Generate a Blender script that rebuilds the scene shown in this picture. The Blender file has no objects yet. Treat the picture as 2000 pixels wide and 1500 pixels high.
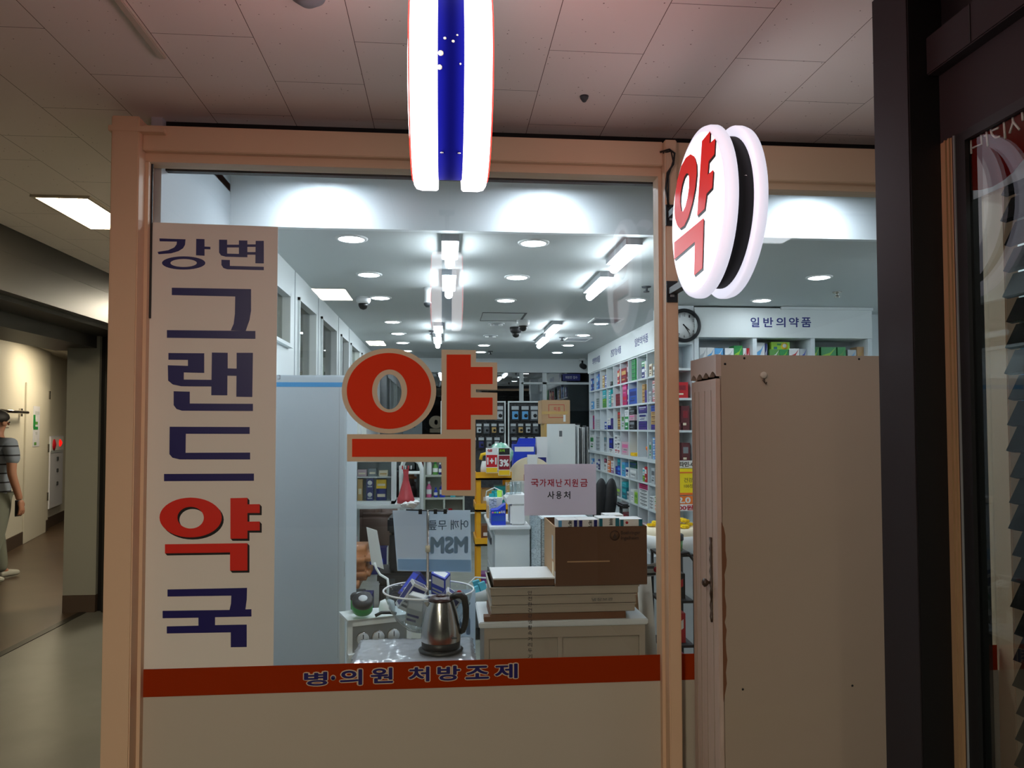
import bpy, bmesh, math, random
from mathutils import Vector, Matrix, Euler
R = random.Random(7)
PI = math.pi
SC = bpy.context.scene
COL = SC.collection

# ------------------------------------------------------------------ camera
EYE = 1.5
FPX, PCX, PCY = 1480.0, 1000.0, 780.6
YAW, PITCH, ROLL = math.radians(5.11), math.radians(2.1), math.radians(-0.09)
_r = Vector((math.cos(YAW), -math.sin(YAW), 0)); _f = Vector((math.sin(YAW), math.cos(YAW), 0)); _u = Vector((0, 0, 1))
_fw = math.cos(PITCH)*_f + math.sin(PITCH)*_u; _up = math.cos(PITCH)*_u - math.sin(PITCH)*_f
_rt = math.cos(ROLL)*_r + math.sin(ROLL)*_up; _up2 = math.cos(ROLL)*_up - math.sin(ROLL)*_r
cam = bpy.data.cameras.new('camera'); camo = bpy.data.objects.new('camera', cam); COL.objects.link(camo)
cam.sensor_fit = 'HORIZONTAL'; cam.sensor_width = 36.0; cam.lens = FPX/2000*36.0
cam.shift_y = (PCY-750)/2000.0; cam.clip_start = 0.02; cam.clip_end = 100
_m = Matrix((_rt, _up2, -_fw)).transposed().to_4x4(); _m.translation = Vector((0, 0, EYE)); camo.matrix_world = _m
SC.camera = camo

def at(px, py, Y=None, X=None, Z=None):
    """A point of the photograph measured onto a real plane of the place."""
    d = _rt*((px-PCX)/FPX) - _up2*((py-PCY)/FPX) + _fw
    t = Y/d.y if Y is not None else X/d.x if X is not None else (Z-EYE)/d.z
    return Vector((d.x*t, d.y*t, d.z*t+EYE))

# ------------------------------------------------------------------ world, colour management
w = bpy.data.worlds.new('world'); SC.world = w; w.use_nodes = True
w.node_tree.nodes['Background'].inputs[0].default_value = (1.0, .86, .72, 1)
w.node_tree.nodes['Background'].inputs[1].default_value = 0.004
SC.view_settings.view_transform = 'Standard'; SC.view_settings.look = 'None'
SC.view_settings.exposure = 0.0; SC.view_settings.gamma = 1.0; SC.view_settings.use_curve_mapping = False
SC.cycles.use_denoising = True; SC.cycles.max_bounces = 10; SC.cycles.transparent_max_bounces = 24
SC.cycles.diffuse_bounces = 5; SC.cycles.sample_clamp_indirect = 4.0; SC.cycles.caustics_reflective = False; SC.cycles.caustics_refractive = False
E_DOWN, E_TUBE, E_CORR, E_NEAR, E_FAR = 47.0, 33.0, 184.0, 66.0, 27.0        # radiance of the lamps
E_SIGN, E_RED, E_ROUND = 5.6, 7.0, 1.15

# ------------------------------------------------------------------ materials
def lin(c): return tuple(((v/255+.055)/1.055)**2.4 if v > 10 else v/255/12.92 for v in c)
MATS = {}
def mat(name, rgb=None, rough=.55, metal=0, spec=.5, emis=0, trans=0, alpha=1):
    if name in MATS: return MATS[name]
    m = bpy.data.materials.new(name); m.use_nodes = True; b = m.node_tree.nodes['Principled BSDF']
    c = (*lin(rgb), 1)
    b.inputs['Base Color'].default_value = c; b.inputs['Roughness'].default_value = rough; b.inputs['Metallic'].default_value = metal
    b.inputs['Specular IOR Level'].default_value = spec
    if emis: b.inputs['Emission Color'].default_value = c; b.inputs['Emission Strength'].default_value = emis
    if alpha < 1: b.inputs['Alpha'].default_value = alpha
    MATS[name] = m; return m
def noise_mat(name, c1, c2, scale, rough=.5, metal=0, stretch=(1, 1, 1), lo=.35, hi=.65, bump=0, spec=.5):
    m = mat(name, c1, rough, metal, spec); nt = m.node_tree; N = nt.nodes; L = nt.links; b = N['Principled BSDF']
    tc = N.new('ShaderNodeTexCoord'); mp = N.new('ShaderNodeMapping'); mp.inputs['Scale'].default_value = stretch
    nz = N.new('ShaderNodeTexNoise'); nz.inputs['Scale'].default_value = scale; nz.inputs['Detail'].default_value = 4
    cr = N.new('ShaderNodeValToRGB'); cr.color_ramp.elements[0].position = lo; cr.color_ramp.elements[1].position = hi
    cr.color_ramp.elements[0].color = (*lin(c1), 1); cr.color_ramp.elements[1].color = (*lin(c2), 1)
    L.new(tc.outputs['Object'], mp.inputs[0]); L.new(mp.outputs[0], nz.inputs[0]); L.new(nz.outputs[0], cr.inputs[0]); L.new(cr.outputs[0], b.inputs['Base Color'])
    if bump:
        bp = N.new('ShaderNodeBump'); bp.inputs['Strength'].default_value = bump; bp.inputs['Distance'].default_value = .01
        L.new(nz.outputs[0], bp.inputs['Height']); L.new(bp.outputs[0], b.inputs['Normal'])
    return m
def glass_mat(name, tint=(1, 1, 1), f0=.04, rough=0.0, cover=0.0, sheet=(255, 255, 255)):
    """clear pane: transparent with a Schlick mirror; cover adds a share of frosted sheet"""
    m = bpy.data.materials.new(name); m.use_nodes = True; nt = m.node_tree; N = nt.nodes; L = nt.links
    N.remove(N['Principled BSDF'])
    lw = N.new('ShaderNodeLayerWeight'); lw.inputs[0].default_value = .5
    pw = N.new('ShaderNodeMath'); pw.operation = 'POWER'; pw.inputs[1].default_value = 5
    ma = N.new('ShaderNodeMath'); ma.operation = 'MULTIPLY_ADD'; ma.inputs[1].default_value = 1-f0; ma.inputs[2].default_value = f0
    tr = N.new('ShaderNodeBsdfTransparent'); tr.inputs[0].default_value = (*tint, 1)
    gl = N.new('ShaderNodeBsdfGlossy'); gl.inputs['Roughness'].default_value = rough
    mx = N.new('ShaderNodeMixShader'); out = N['Material Output']
    L.new(lw.outputs['Facing'], pw.inputs[0]); L.new(pw.outputs[0], ma.inputs[0]); L.new(ma.outputs[0], mx.inputs[0])
    L.new(gl.outputs[0], mx.inputs[2])
    if cover:
        d = N.new('ShaderNodeBsdfDiffuse'); d.inputs[0].default_value = (*lin(sheet), 1)
        t2 = N.new('ShaderNodeBsdfTranslucent'); t2.inputs[0].default_value = (*lin(sheet), 1)
        md = N.new('ShaderNodeMixShader'); md.inputs[0].default_value = .5; L.new(d.outputs[0], md.inputs[1]); L.new(t2.outputs[0], md.inputs[2])
        mc = N.new('ShaderNodeMixShader'); mc.inputs[0].default_value = cover; L.new(tr.outputs[0], mc.inputs[1]); L.new(md.outputs[0], mc.inputs[2])
        L.new(mc.outputs[0], mx.inputs[1])
    else: L.new(tr.outputs[0], mx.inputs[1])
    L.new(mx.outputs[0], out.inputs[0]); MATS[name] = m; return m
def paper_mat(name, rgb, share=.5):
    m = bpy.data.materials.new(name); m.use_nodes = True; nt = m.node_tree; N = nt.nodes; L = nt.links; N.remove(N['Principled BSDF'])
    d = N.new('ShaderNodeBsdfDiffuse'); d.inputs[0].default_value = (*lin(rgb), 1); t = N.new('ShaderNodeBsdfTranslucent'); t.inputs[0].default_value = (*lin(rgb), 1)
    x = N.new('ShaderNodeMixShader'); x.inputs[0].default_value = share; L.new(d.outputs[0], x.inputs[1]); L.new(t.outputs[0], x.inputs[2]); L.new(x.outputs[0], N['Material Output'].inputs[0])
    MATS[name] = m; return m
def emit_mat(name, rgb, strength):
    m = bpy.data.materials.new(name); m.use_nodes = True; nt = m.node_tree; nt.nodes.remove(nt.nodes['Principled BSDF'])
    e = nt.nodes.new('ShaderNodeEmission'); e.inputs[0].default_value = (*lin(rgb), 1); e.inputs[1].default_value = strength
    nt.links.new(e.outputs[0], nt.nodes['Material Output'].inputs[0]); MATS[name] = m; return m

emit_mat('lamp_white', (236, 246, 255), E_DOWN); emit_mat('lamp_strip', (226, 240, 255), 125); emit_mat('tube_white', (236, 246, 255), E_TUBE)
emit_mat('panel_warm', (255, 243, 218), E_CORR); emit_mat('panel_near', (255, 232, 192), E_NEAR); emit_mat('panel_far', (255, 236, 200), E_FAR); emit_mat('panel_fill', (240, 246, 255), 9)
emit_mat('sign_white', (255, 246, 250), E_SIGN); emit_mat('sign_red', (255, 40, 34), E_RED); emit_mat('sign_face', (255, 236, 240), E_SIGN*1.6)
emit_mat('hydrant_lamp', (255, 30, 20), 1.2)
glass_mat('pane', (.97, .985, .98)); glass_mat('dark_pane', (.50, .56, .58), .07); glass_mat('tinted_pane', (.75, .79, .77), .06); glass_mat('back_pane', (.40, .46, .48), .22); glass_mat('acrylic', (.93, .96, .97), .05)
glass_mat('bowl_plastic', (.90, .93, .94), .06, .05); glass_mat('frosted', (.9, 1, .92), .04, .2, .45, (200, 235, 205))
glass_mat('plastic_wrap', (.95, .97, 1), .22, .12, .55, (222, 226, 235))
glass_mat('hanging_sheet', (.95, .98, 1), .05, .1, .8, (228, 242, 255)); glass_mat('hanging_sheet_light', (1, 1, 1), .06, .1, .8, (240, 244, 250))
glass_mat('lens_dark', (.1, .1, .12), .06)
paper_mat('notice_paper', (238, 230, 240), .5); paper_mat('sheet_ink', (168, 200, 226), .5); paper_mat('sheet_ink2', (120, 140, 156), .5); paper_mat('decal_red', (244, 72, 44), .22); paper_mat('band_red', (176, 62, 22), .4); paper_mat('poster_red', (236, 28, 18), .75); paper_mat('poster_white', (240, 240, 244), .75)
for n, c, r in [('frame_tan', (213, 180, 148), .55), ('ivory_sheet', (222, 216, 206), .5), ('ivory_panel', (186, 176, 160), .5), ('white_paint', (226, 232, 232), .45),
    ('white', (232, 234, 234), .4), ('ceiling_white', (208, 214, 214), .6), ('wall_white', (238, 244, 246), .5), ('shelf_white', (216, 224, 228), .4), ('fridge_white', (212, 222, 228), .35),
    ('navy', (24, 16, 92), .4), ('sign_navy', (6, 8, 96), .9), ('slat_black', (5, 5, 6), .9), ('sign_letter_red', (214, 34, 14), .4), ('black', (14, 14, 16), .4),
    ('soft_black', (24, 24, 28), .6), ('rubber', (18, 20, 26), .5), ('beige_edge', (212, 190, 160), .5), ('dark_frame', (24, 17, 21), .75), ('near_black', (9, 9, 11), .5), ('jamb_tan', (150, 124, 92), .45),
    ('cabinet_side', (166, 150, 132), .6), ('cabinet_door', (186, 170, 160), .5), ('raw_edge', (112, 72, 46), .8), ('bronze', (58, 42, 30), .4), ('grey', (130, 136, 140), .5), ('light_grey', (186, 192, 196), .5),
    ('dark_grey', (62, 66, 70), .5), ('carton_brown', (100, 68, 47), .75), ('carton_light', (186, 150, 112), .75), ('print_brown', (56, 34, 26), .7), ('tray_white', (170, 160, 146), .55), ('wood_brown', (112, 74, 48), .6),
    ('yellow', (240, 196, 30), .4), ('trolley_yellow', (238, 172, 24), .4), ('bright_yellow', (250, 226, 30), .4), ('orange', (232, 120, 40), .45), ('orange_leather', (186, 124, 80), .4), ('sofa_brown', (120, 96, 86), .45),
    ('red', (190, 26, 40), .4), ('dred', (132, 22, 40), .4), ('maroon', (92, 34, 44), .45), ('magenta', (178, 40, 104), .4), ('pink', (220, 110, 160), .45), ('blue', (42, 80, 168), .4), ('navyblue', (30, 36, 110), .4), ('skyblue', (96, 170, 226), .4),
    ('royal', (30, 60, 190), .4), ('teal', (40, 170, 178), .4), ('dteal', (24, 110, 130), .4), ('aqua', (90, 190, 210), .4), ('green', (40, 140, 70), .4), ('dgreen', (24, 80, 60), .45), ('lime', (150, 200, 50), .4), ('leaf', (90, 150, 70), .45), ('cream', (236, 224, 196), .5),
    ('tan', (196, 160, 96), .5), ('brown', (120, 74, 40), .5), ('purple', (74, 44, 130), .4), ('violet', (130, 60, 140), .4), ('mauve', (196, 170, 178), .45), ('red_plastic', (196, 70, 78), .35),
    ('skin', (150, 104, 80), .55), ('hair', (22, 18, 16), .6), ('trousers', (96, 98, 86), .8), ('shoe_white', (150, 148, 136), .6), ('cream_wall', (208, 204, 190), .6), ('base_dark', (70, 56, 46), .6), ('pillar_grey', (140, 140, 132), .55),
    ('hydrant_white', (214, 216, 226), .35), ('ink', (26, 26, 34), .6), ('ink_red', (178, 20, 48), .6), ('ink_grey', (96, 100, 104), .6), ('letter_navy', (36, 44, 120), .5), ('shelf_grey', (176, 182, 172), .5), ('kettle_lid', (52, 16, 22), .25)]:
    mat(n, c, r)
mat('steel', (196, 190, 182), .22, 1); mat('chrome', (220, 222, 224), .12, 1); mat('shutter_steel', (70, 68, 65), .36, .75); mat('dark_steel', (50, 48, 44), .4, .7)
mat('bracket_black', (10, 10, 10), .45)
MATS['sign_navy'].node_tree.nodes['Principled BSDF'].inputs['Specular IOR Level'].default_value = .05
# round acrylic sign: lit from inside
def lit_acrylic(name, rgb, e):
    m = mat(name, (226, 222, 226), .35); b = m.node_tree.nodes['Principled BSDF']
    b.inputs['Emission Color'].default_value = (*lin(rgb), 1); b.inputs['Emission Strength'].default_value = e; return m
lit_acrylic('acrylic_lit', (250, 246, 252), E_ROUND*1.5); lit_acrylic('acrylic_rim', (234, 234, 252), E_ROUND*.66)
m = mat('sign_letter_lit', (196, 22, 18), .4); m.node_tree.nodes['Principled BSDF'].inputs['Emission Color'].default_value = (*lin((214, 30, 26)), 1); m.node_tree.nodes['Principled BSDF'].inputs['Emission Strength'].default_value = .55
noise_mat('floor_corridor', (98, 98, 92), (88, 88, 82), 3.0, .35, bump=0)
noise_mat('floor_shop', (170, 172, 162), (150, 152, 142), 6.0, .3)
noise_mat('floor_dark', (80, 64, 48), (66, 53, 40), 2.5, .3)
noise_mat('wood_grain_door', (196, 176, 164), (184, 164, 150), 30, .5, stretch=(1, 12, .3))
noise_mat('brushed', (214, 213, 212), (186, 185, 184), 26, .2, 1, stretch=(1, 1, .04), lo=.3, hi=.7)
noise_mat('yellow_packets', (250, 226, 30), (214, 170, 20), 60, .35)
noise_mat('bag_green', (120, 200, 170), (225, 240, 235), 14, .2, lo=.4, hi=.6)
noise_mat('printed_paper', (200, 210, 214), (120, 132, 140), 70, .6, stretch=(1, .4, 3), lo=.5, hi=.62)
noise_mat('pegboard', (60, 62, 66), (40, 42, 46), 30, .5)

def tile_material():
    m = mat('ceiling_tile', (208, 198, 188), .75, spec=.2); N = m.node_tree.nodes; L = m.node_tree.links; b = N['Principled BSDF']
    tc = N.new('ShaderNodeTexCoord'); sx = N.new('ShaderNodeSeparateXYZ'); cb = N.new('ShaderNodeCombineXYZ')
    ax = N.new('ShaderNodeMath'); ax.operation = 'SUBTRACT'; ax.inputs[1].default_value = 2.291
    ay = N.new('ShaderNodeMath'); ay.operation = 'SUBTRACT'; ay.inputs[1].default_value = .6205
    L.new(tc.outputs['Object'], sx.inputs[0]); L.new(sx.outputs[1], ax.inputs[0]); L.new(sx.outputs[0], ay.inputs[0])
    L.new(ax.outputs[0], cb.inputs[0]); L.new(ay.outputs[0], cb.inputs[1])
    bk = N.new('ShaderNodeTexBrick'); bk.offset = .5; bk.inputs['Scale'].default_value = 1; bk.inputs['Brick Width'].default_value = .576; bk.inputs['Row Height'].default_value = .298
    bk.inputs['Mortar Size'].default_value = .0011; bk.inputs['Mortar Smooth'].default_value = 0
    bk.inputs['Color1'].default_value = bk.inputs['Color2'].default_value = (1, 1, 1, 1); bk.inputs['Mortar'].default_value = (.16, .12, .10, 1)
    L.new(cb.outputs[0], bk.inputs[0])
    vo = N.new('ShaderNodeTexVoronoi'); vo.inputs['Scale'].default_value = 48; vo.inputs['Randomness'].default_value = 1; L.new(tc.outputs['Object'], vo.inputs['Vector'])
    wn = N.new('ShaderNodeSeparateColor'); L.new(vo.outputs['Color'], wn.inputs[0])
    sz = N.new('ShaderNodeMapRange'); sz.inputs[1].default_value = .35; sz.inputs[2].default_value = 1; sz.inputs[3].default_value = 0; sz.inputs[4].default_value = .12
    L.new(wn.outputs[0], sz.inputs[0])
    lt = N.new('ShaderNodeMath'); lt.operation = 'LESS_THAN'; L.new(vo.outputs['Distance'], lt.inputs[0]); L.new(sz.outputs[0], lt.inputs[1])
    mx = N.new('ShaderNodeMix'); mx.data_type = 'RGBA'; mx.inputs[6].default_value = (*lin((232, 221, 214)), 1); mx.inputs[7].default_value = (*lin((120, 98, 90)), 1)
    L.new(lt.outputs[0], mx.inputs[0])
    ml = N.new('ShaderNodeMix'); ml.data_type = 'RGBA'; ml.blend_type = 'MULTIPLY'; ml.inputs[0].default_value = 1
    L.new(mx.outputs[2], ml.inputs[6]); L.new(bk.outputs[0], ml.inputs[7]); L.new(ml.outputs[2], b.inputs['Base Color'])
tile_material()

# ------------------------------------------------------------------ mesh helpers
class MB:
    """collects shapes of ONE mesh object; m = current material name"""
    def __init__(s, m='white'): s.bm = bmesh.new(); s.mats = []; s.m = m; s.smooth = False
    def mi(s, m=None):
        m = m or s.m
        if m not in s.mats: s.mats.append(m)
        return s.mats.index(m)
    def faces(s, vs, fs, m=None, smooth=False, T=None):
        k = s.mi(m); V = [s.bm.verts.new(T @ Vector(v) if T else v) for v in vs]
        for f in fs:
            try:
                q = s.bm.faces.new([V[i] for i in f]); q.material_index = k; q.smooth = smooth
            except ValueError: pass
        return V
    def box(s, x0, x1, y0, y1, z0, z1, m=None, bev=0, T=None):
        if x0 > x1: x0, x1 = x1, x0
        if y0 > y1: y0, y1 = y1, y0
        if z0 > z1: z0, z1 = z1, z0
        k = s.mi(m); b = bmesh.new()
        V = [b.verts.new((x, y, z)) for z in (z0, z1) for y in (y0, y1) for x in (x0, x1)]
        for f in [(0, 2, 3, 1), (4, 5, 7, 6), (0, 1, 5, 4), (2, 6, 7, 3), (0, 4, 6, 2), (1, 3, 7, 5)]: b.faces.new([V[i] for i in f])
        if bev:
            bmesh.ops.bevel(b, geom=b.edges[:], offset=bev, segments=5 if bev >= .03 else 2, affect='EDGES', clamp_overlap=True)
            if bev >= .03:
                for q in b.faces: q.smooth = True
        s._join(b, k, T); return s
    def _join(s, b, k, T=None, smooth=None):
        b.verts.ensure_lookup_table(); mp = {v: s.bm.verts.new(T @ v.co if T else v.co) for v in b.verts}
        for f in b.faces:
            try:
                q = s.bm.faces.new([mp[v] for v in f.verts]); q.material_index = k; q.smooth = f.smooth if smooth is None else smooth
            except ValueError: pass
        b.free()
    def tube(s, pts, r, m=None, n=10, closed=False, smooth=True):
        pts = [Vector(p) for p in pts]; rings = []; N = len(pts); prev = None
        rr = r if isinstance(r, (list, tuple)) else [r]*N
        for i, p in enumerate(pts):
            a = pts[(i-1) % N] if (closed or i > 0) else p; c = pts[(i+1) % N] if (closed or i < N-1) else p
            t = (c-a).normalized()
            if prev is None:
                u = t.orthogonal().normalized()
            else: u = (prev - t*prev.dot(t)).normalized()
            prev = u; v = t.cross(u)
            rings.append([p + u*math.cos(2*PI*j/n)*rr[i] + v*math.sin(2*PI*j/n)*rr[i] for j in range(n)])
        vs = [q for g in rings for q in g]; fs = []
        for i in range(N if closed else N-1):
            for j in range(n):
                a, b2 = i*n+j, i*n+(j+1) % n; c, d = ((i+1) % N)*n+(j+1) % n, ((i+1) % N)*n+j
                fs.append((a, b2, c, d))
        k = len(vs)
        if not closed: fs += [tuple(range(n))[::-1], tuple(range(k-n, k))]
        s.faces(vs, fs, m, smooth); return s
    def lathe(s, prof, o=(0, 0, 0), axis='Z', n=32, m=None, smooth=True, cap=True, T=None):
        """prof: (radius, height) pairs"""
        o = Vector(o); vs = []; fs = []
        for r, h in prof:
            for j in range(n):
                a = 2*PI*j/n; c, d = r*math.cos(a), r*math.sin(a)
                vs.append(o + (Vector((c, d, h)) if axis == 'Z' else Vector((h, c, d)) if axis == 'X' else Vector((d, h, c))))
        for i in range(len(prof)-1):
            for j in range(n): fs.append((i*n+j, i*n+(j+1) % n, (i+1)*n+(j+1) % n, (i+1)*n+j))
        if cap: fs += [tuple(range(n))[::-1], tuple(range(len(vs)-n, len(vs)))]
        s.faces(vs, fs, m, smooth, T); return s
    def quad(s, a, b, c, d, m=None): s.faces([a, b, c, d], [(0, 1, 2, 3)], m); return s
    def prism(s, poly, f0, f1, m=None, smooth=False):
        """poly of 2D points; f0 and f1 turn a 2D point into the two end points"""
        n = len(poly); vs = [f0(p) for p in poly] + [f1(p) for p in poly]
        s.faces(vs, [tuple(range(n))[::-1], tuple(range(n, 2*n))] + [(i, (i+1) % n, (i+1) % n+n, i+n) for i in range(n)], m, smooth); return s
    def mesh(s, me, T, m=None):
        k = s.mi(m); b = bmesh.new(); b.from_mesh(me); s._join(b, k, T); return s
    def build(s, name, parent=None, loc=None, rot=None, local=False, sm=None):
        me = bpy.data.meshes.new(name); bmesh.ops.remove_doubles(s.bm, verts=s.bm.verts[:], dist=1e-6)
        bmesh.ops.recalc_face_normals(s.bm, faces=s.bm.faces[:])
        o = bpy.data.objects.new(name, me)
        if not local and parent is not None:
            off = Vector(); q = parent
            while q is not None: off += Vector(q.location); q = q.parent
            for v in s.bm.verts: v.co -= off
        elif not local and parent is None and loc is None and len(s.bm.verts):
            xs = [v.co.x for v in s.bm.verts]; ys = [v.co.y for v in s.bm.verts]; zs = [v.co.z for v in s.bm.verts]
            c = Vector(((min(xs)+max(xs))/2, (min(ys)+max(ys))/2, min(zs)))
            for v in s.bm.verts: v.co -= c
            o.location = c
        if loc is not None: o.location = loc
        if rot is not None: o.rotation_euler = rot
        s.bm.to_mesh(me); s.bm.free()
        for mm in s.mats: me.materials.append(MATS[mm])
        COL.objects.link(o); o.parent = parent
        return o
def thing(name, label, cat, loc=(0, 0, 0), group=None, rotz=0):
    o = bpy.data.objects.new(name, None); COL.objects.link(o); o.empty_display_size = .1
    o.location = loc; o.rotation_euler = (0, 0, rotz); o['label'] = label; o['category'] = cat
    if group: o['group'] = group
    return o
def tag(o, label, cat, group=None, kind=None):
    o['label'] = label; o['category'] = cat
    if group: o['group'] = group
    if kind: o['kind'] = kind
    return o
def struct(o): o['kind'] = 'structure'; return o
def relabel(o, l): o['label'] = l; return o

def curve_mesh(loops, e=.001):
    c = bpy.data.curves.new('c', 'CURVE'); c.dimensions = '2D'; c.fill_mode = 'BOTH'; c.extrude = e
    for lp in loops:
        sp = c.splines.new('POLY'); sp.points.add(len(lp)-1); sp.use_cyclic_u = True
        for p, q in zip(sp.points, lp): p.co = (q[0], q[1], 0, 1)
    o = bpy.data.objects.new('c', c); COL.objects.link(o); dg = bpy.context.evaluated_depsgraph_get()
    me = bpy.data.meshes.new_from_object(o.evaluated_get(dg)); bpy.data.objects.remove(o); bpy.data.curves.remove(c); return me
def text_mesh(body, bold=0, e=.0006, spacing=1):
    c = bpy.data.curves.new('t', 'FONT'); c.body = body; c.offset = bold; c.extrude = e; c.align_x = 'LEFT'; c.space_character = spacing; c.resolution_u = 4
    o = bpy.data.objects.new('t', c); COL.objects.link(o); dg = bpy.context.evaluated_depsgraph_get()
    me = bpy.data.meshes.new_from_object(o.evaluated_get(dg)); bpy.data.objects.remove(o); bpy.data.curves.remove(c); return me
FRONT = (Vector((1, 0, 0)), Vector((0, 0, 1)), Vector((0, -1, 0)))     # a face looking at -Y
SIDE = (Vector((0, -1, 0)), Vector((0, 0, 1)), Vector((-1, 0, 0)))     # a face looking at -X
def basis(o, ax):
    m = Matrix((ax[0], ax[1], ax[2])).transposed().to_4x4(); m.translation = o; return m
def text_on(mb, body, o, w, h, ax=FRONT, m='ink', bold=0, thick=.0008, spacing=1, mirror=False):
    """lettering filling w x h, centred at o on a face"""
    me = text_mesh(body, 0, .001, spacing)
    xs = [v.co.x for v in me.vertices]; ys = [v.co.y for v in me.vertices]
    if not xs: return mb
    x0, x1, y0, y1 = min(xs)-bold, max(xs)+bold, min(ys)-bold, max(ys)+bold
    sx, sy = w/(x1-x0), h/(y1-y0)
    if mirror: sx = -sx
    T = basis(Vector(o), ax) @ Matrix.Translation((0, 0, thick*.5)) @ Matrix.Diagonal((sx, sy, thick*500, 1)) @ Matrix.Translation((-(x0+x1)/2, -(y0+y1)/2, 0))
    for i in range(9 if bold else 1):          # a heavier stroke: the outline laid round itself
        d = Vector((math.cos(i*PI/4)*bold, math.sin(i*PI/4)*bold, i*.0002)) if i < 8 and bold else Vector((0, 0, .0018 if bold else 0))
        mb.mesh(me, T @ Matrix.Translation(d), m)
    bpy.data.meshes.remove(me); return mb
def ell(cx, cy, rx, ry, n=40): return [(cx+rx*math.cos(2*PI*i/n), cy+ry*math.sin(2*PI*i/n)) for i in range(n)]
def shape_on_front(mb, loops, Y, m, thick=.0008, fn=None):
    """outlines measured on the photo, put on the facade plane Y"""
    L = [[(lambda p: (p.x, p.z))(at(*(fn(*q) if fn else q), Y=Y)) for q in lp] for lp in loops]
    me = curve_mesh(L, thick/2); mb.mesh(me, basis(Vector((0, Y-thick/2, 0)), FRONT), m); bpy.data.meshes.remove(me); return mb
def arc(cx, cz, r, a0, a1, n=10): return [(cx+r*math.cos(a0+(a1-a0)*i/n), cz+r*math.sin(a0+(a1-a0)*i/n)) for i in range(n+1)]
# ------------------------------------------------------------------ the setting
F, G = 2.80, 2.86            # front of the shop-front frame, plane of its glass
ZC, ZI, ZU = 2.67, 2.50, 2.80  # corridor ceiling, shop ceiling, ceiling strip behind the glass
def slab(name, x0, x1, y0, y1, z0, z1, m, parent=None, bev=0):
    o = MB(m).box(x0, x1, y0, y1, z0, z1, bev=bev).build(name, parent); return o
struct(slab('floor_corridor', -2.92, 4.3, -6, 2.84, -.1, 0, 'floor_corridor'))
struct(slab('floor_passage', -2.92, -1.06, 2.84, 9.5, -.1, 0, 'floor_corridor'))
struct(slab('floor_shop', -1.06, 4.3, 2.84, 11.6, -.1, 0, 'floor_shop'))
struct(slab('floor_hall', -9, -2.92, 1, 14.5, -.1, 0, 'floor_dark'))
bm = MB('ceiling_tile'); bm.box(-2.6, 4.3, -6, 2.98, ZC, ZC+.04); bm.box(-2.6, -1.06, 2.98, 9.5, ZC, ZC+.04)
o = struct(bm.build('ceiling_corridor', loc=(0, 0, 0)))
struct(slab('trim_gap_shade', -1.06, 4.3, 2.96, 2.99, 2.48, 2.83, 'near_black'))  # black backing paints the shade in the gap over the header
struct(slab('ceiling_shop', -1.06, 4.3, 3.87, 11.6, ZI, ZI+.05, 'ceiling_white'))
struct(slab('ceiling_strip', -1.10, 4.3, 2.99, 3.87, ZU, ZU+.05, 'ceiling_white'))
struct(slab('trim_bulkhead', -1.06, 4.3, 3.83, 3.87, ZI, ZU, 'wall_white'))
struct(slab('wall_right', 4.3, 4.4, -6, 11.6, 0, 2.83, 'wall_white'))
struct(slab('wall_passage', -2.92, -.96, 9.5, 9.6, 0, 2.7, 'cream_wall'))

# --- shop front
w1 = thing('window_1', 'large fixed shop window in a tan frame', 'window'); struct(w1); del w1['category']; del w1['label']
fr = MB('frame_tan')
fr.box(-1.18, -1.084, 2.77, 2.92, 0, 2.612, bev=.004)                     # end post
fr.box(-1.084, .832, F, 2.92, 2.50, 2.592, bev=.003)                      # header
fr.box(-1.084, .820, 2.83, 2.90, 2.468, 2.50)                             # inner lip under the header
fr.box(-1.084, -1.072, 2.83, 2.858, .0, 2.47)
fr.box(-1.19, -1.0, 2.766, 2.80, 2.555, 2.575, bev=.002)
fr.build('window_frame', w1)
MB('soft_black').box(-1.072, -1.066, 2.852, 2.859, 1.9, 2.468).build('gasket', w1)
slab('glass_pane', -1.08, .827, G, G+.008, .53, 2.48, 'pane', w1)
slab('lower_panel', -1.08, .827, G-.002, G+.03, 0, .537, 'ivory_panel', w1)
w2 = thing('window_2', 'x', 'window'); struct(w2); del w2['category']; del w2['label']
fr = MB('frame_tan')
fr.box(.832, .879, 2.775, 2.92, 0, 2.592, bev=.004)                       # mullion
fr.box(.820, .832, 2.83, 2.90, 0, 2.50)                                   # its glazing bead
fr.box(.879, 2.25, F, 2.92, 2.455, 2.592, bev=.003)
fr.box(.879, 2.19, 2.83, 2.90, 2.43, 2.455)
fr.box(2.19, 2.25, 2.77, 2.92, 0, 2.592, bev=.004)
fr.build('window_frame', w2)
slab('glass_pane', .879, 2.19, G, G+.008, .53, 2.46, 'pane', w2)
slab('lower_panel', .879, 2.19, G-.002, G+.03, 0, .537, 'ivory_panel', w2)
# --- side partition of the shop: white mullions, panes
pt = thing('window_3', 'x', 'window'); struct(pt); del pt['category']; del pt['label']
b = MB('white_paint'); XP = -.95
b.box(-1.10, -1.06, 2.92, 3.87, 0, ZU, 'light_grey'); b.box(XP-.07, XP, 3.83, 11.4, 2.385, ZI)                                   # head strip
panes = [(4.0, 4.72, 1.985, 2.32), (5.0, 5.66, 1.25, 2.35), (5.93, 6.72, 1.25, 2.36), (7.05, 7.55, 1.25, 2.36), (7.78, 8.5, 1.25, 2.36), (8.8, 9.3, 1.25, 2.36)]
ys = [3.87]+[v for p in panes for v in p[:2]]+[11.4]
for i in range(0, len(ys), 2): b.box(XP-.07, XP, ys[i], ys[i+1], 0, 2.385)
for y0, y1, z0, z1 in panes: b.box(XP-.07, XP, y0, y1, 0, z0); b.box(XP-.07, XP, y0, y1, z1, 2.385)
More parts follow.
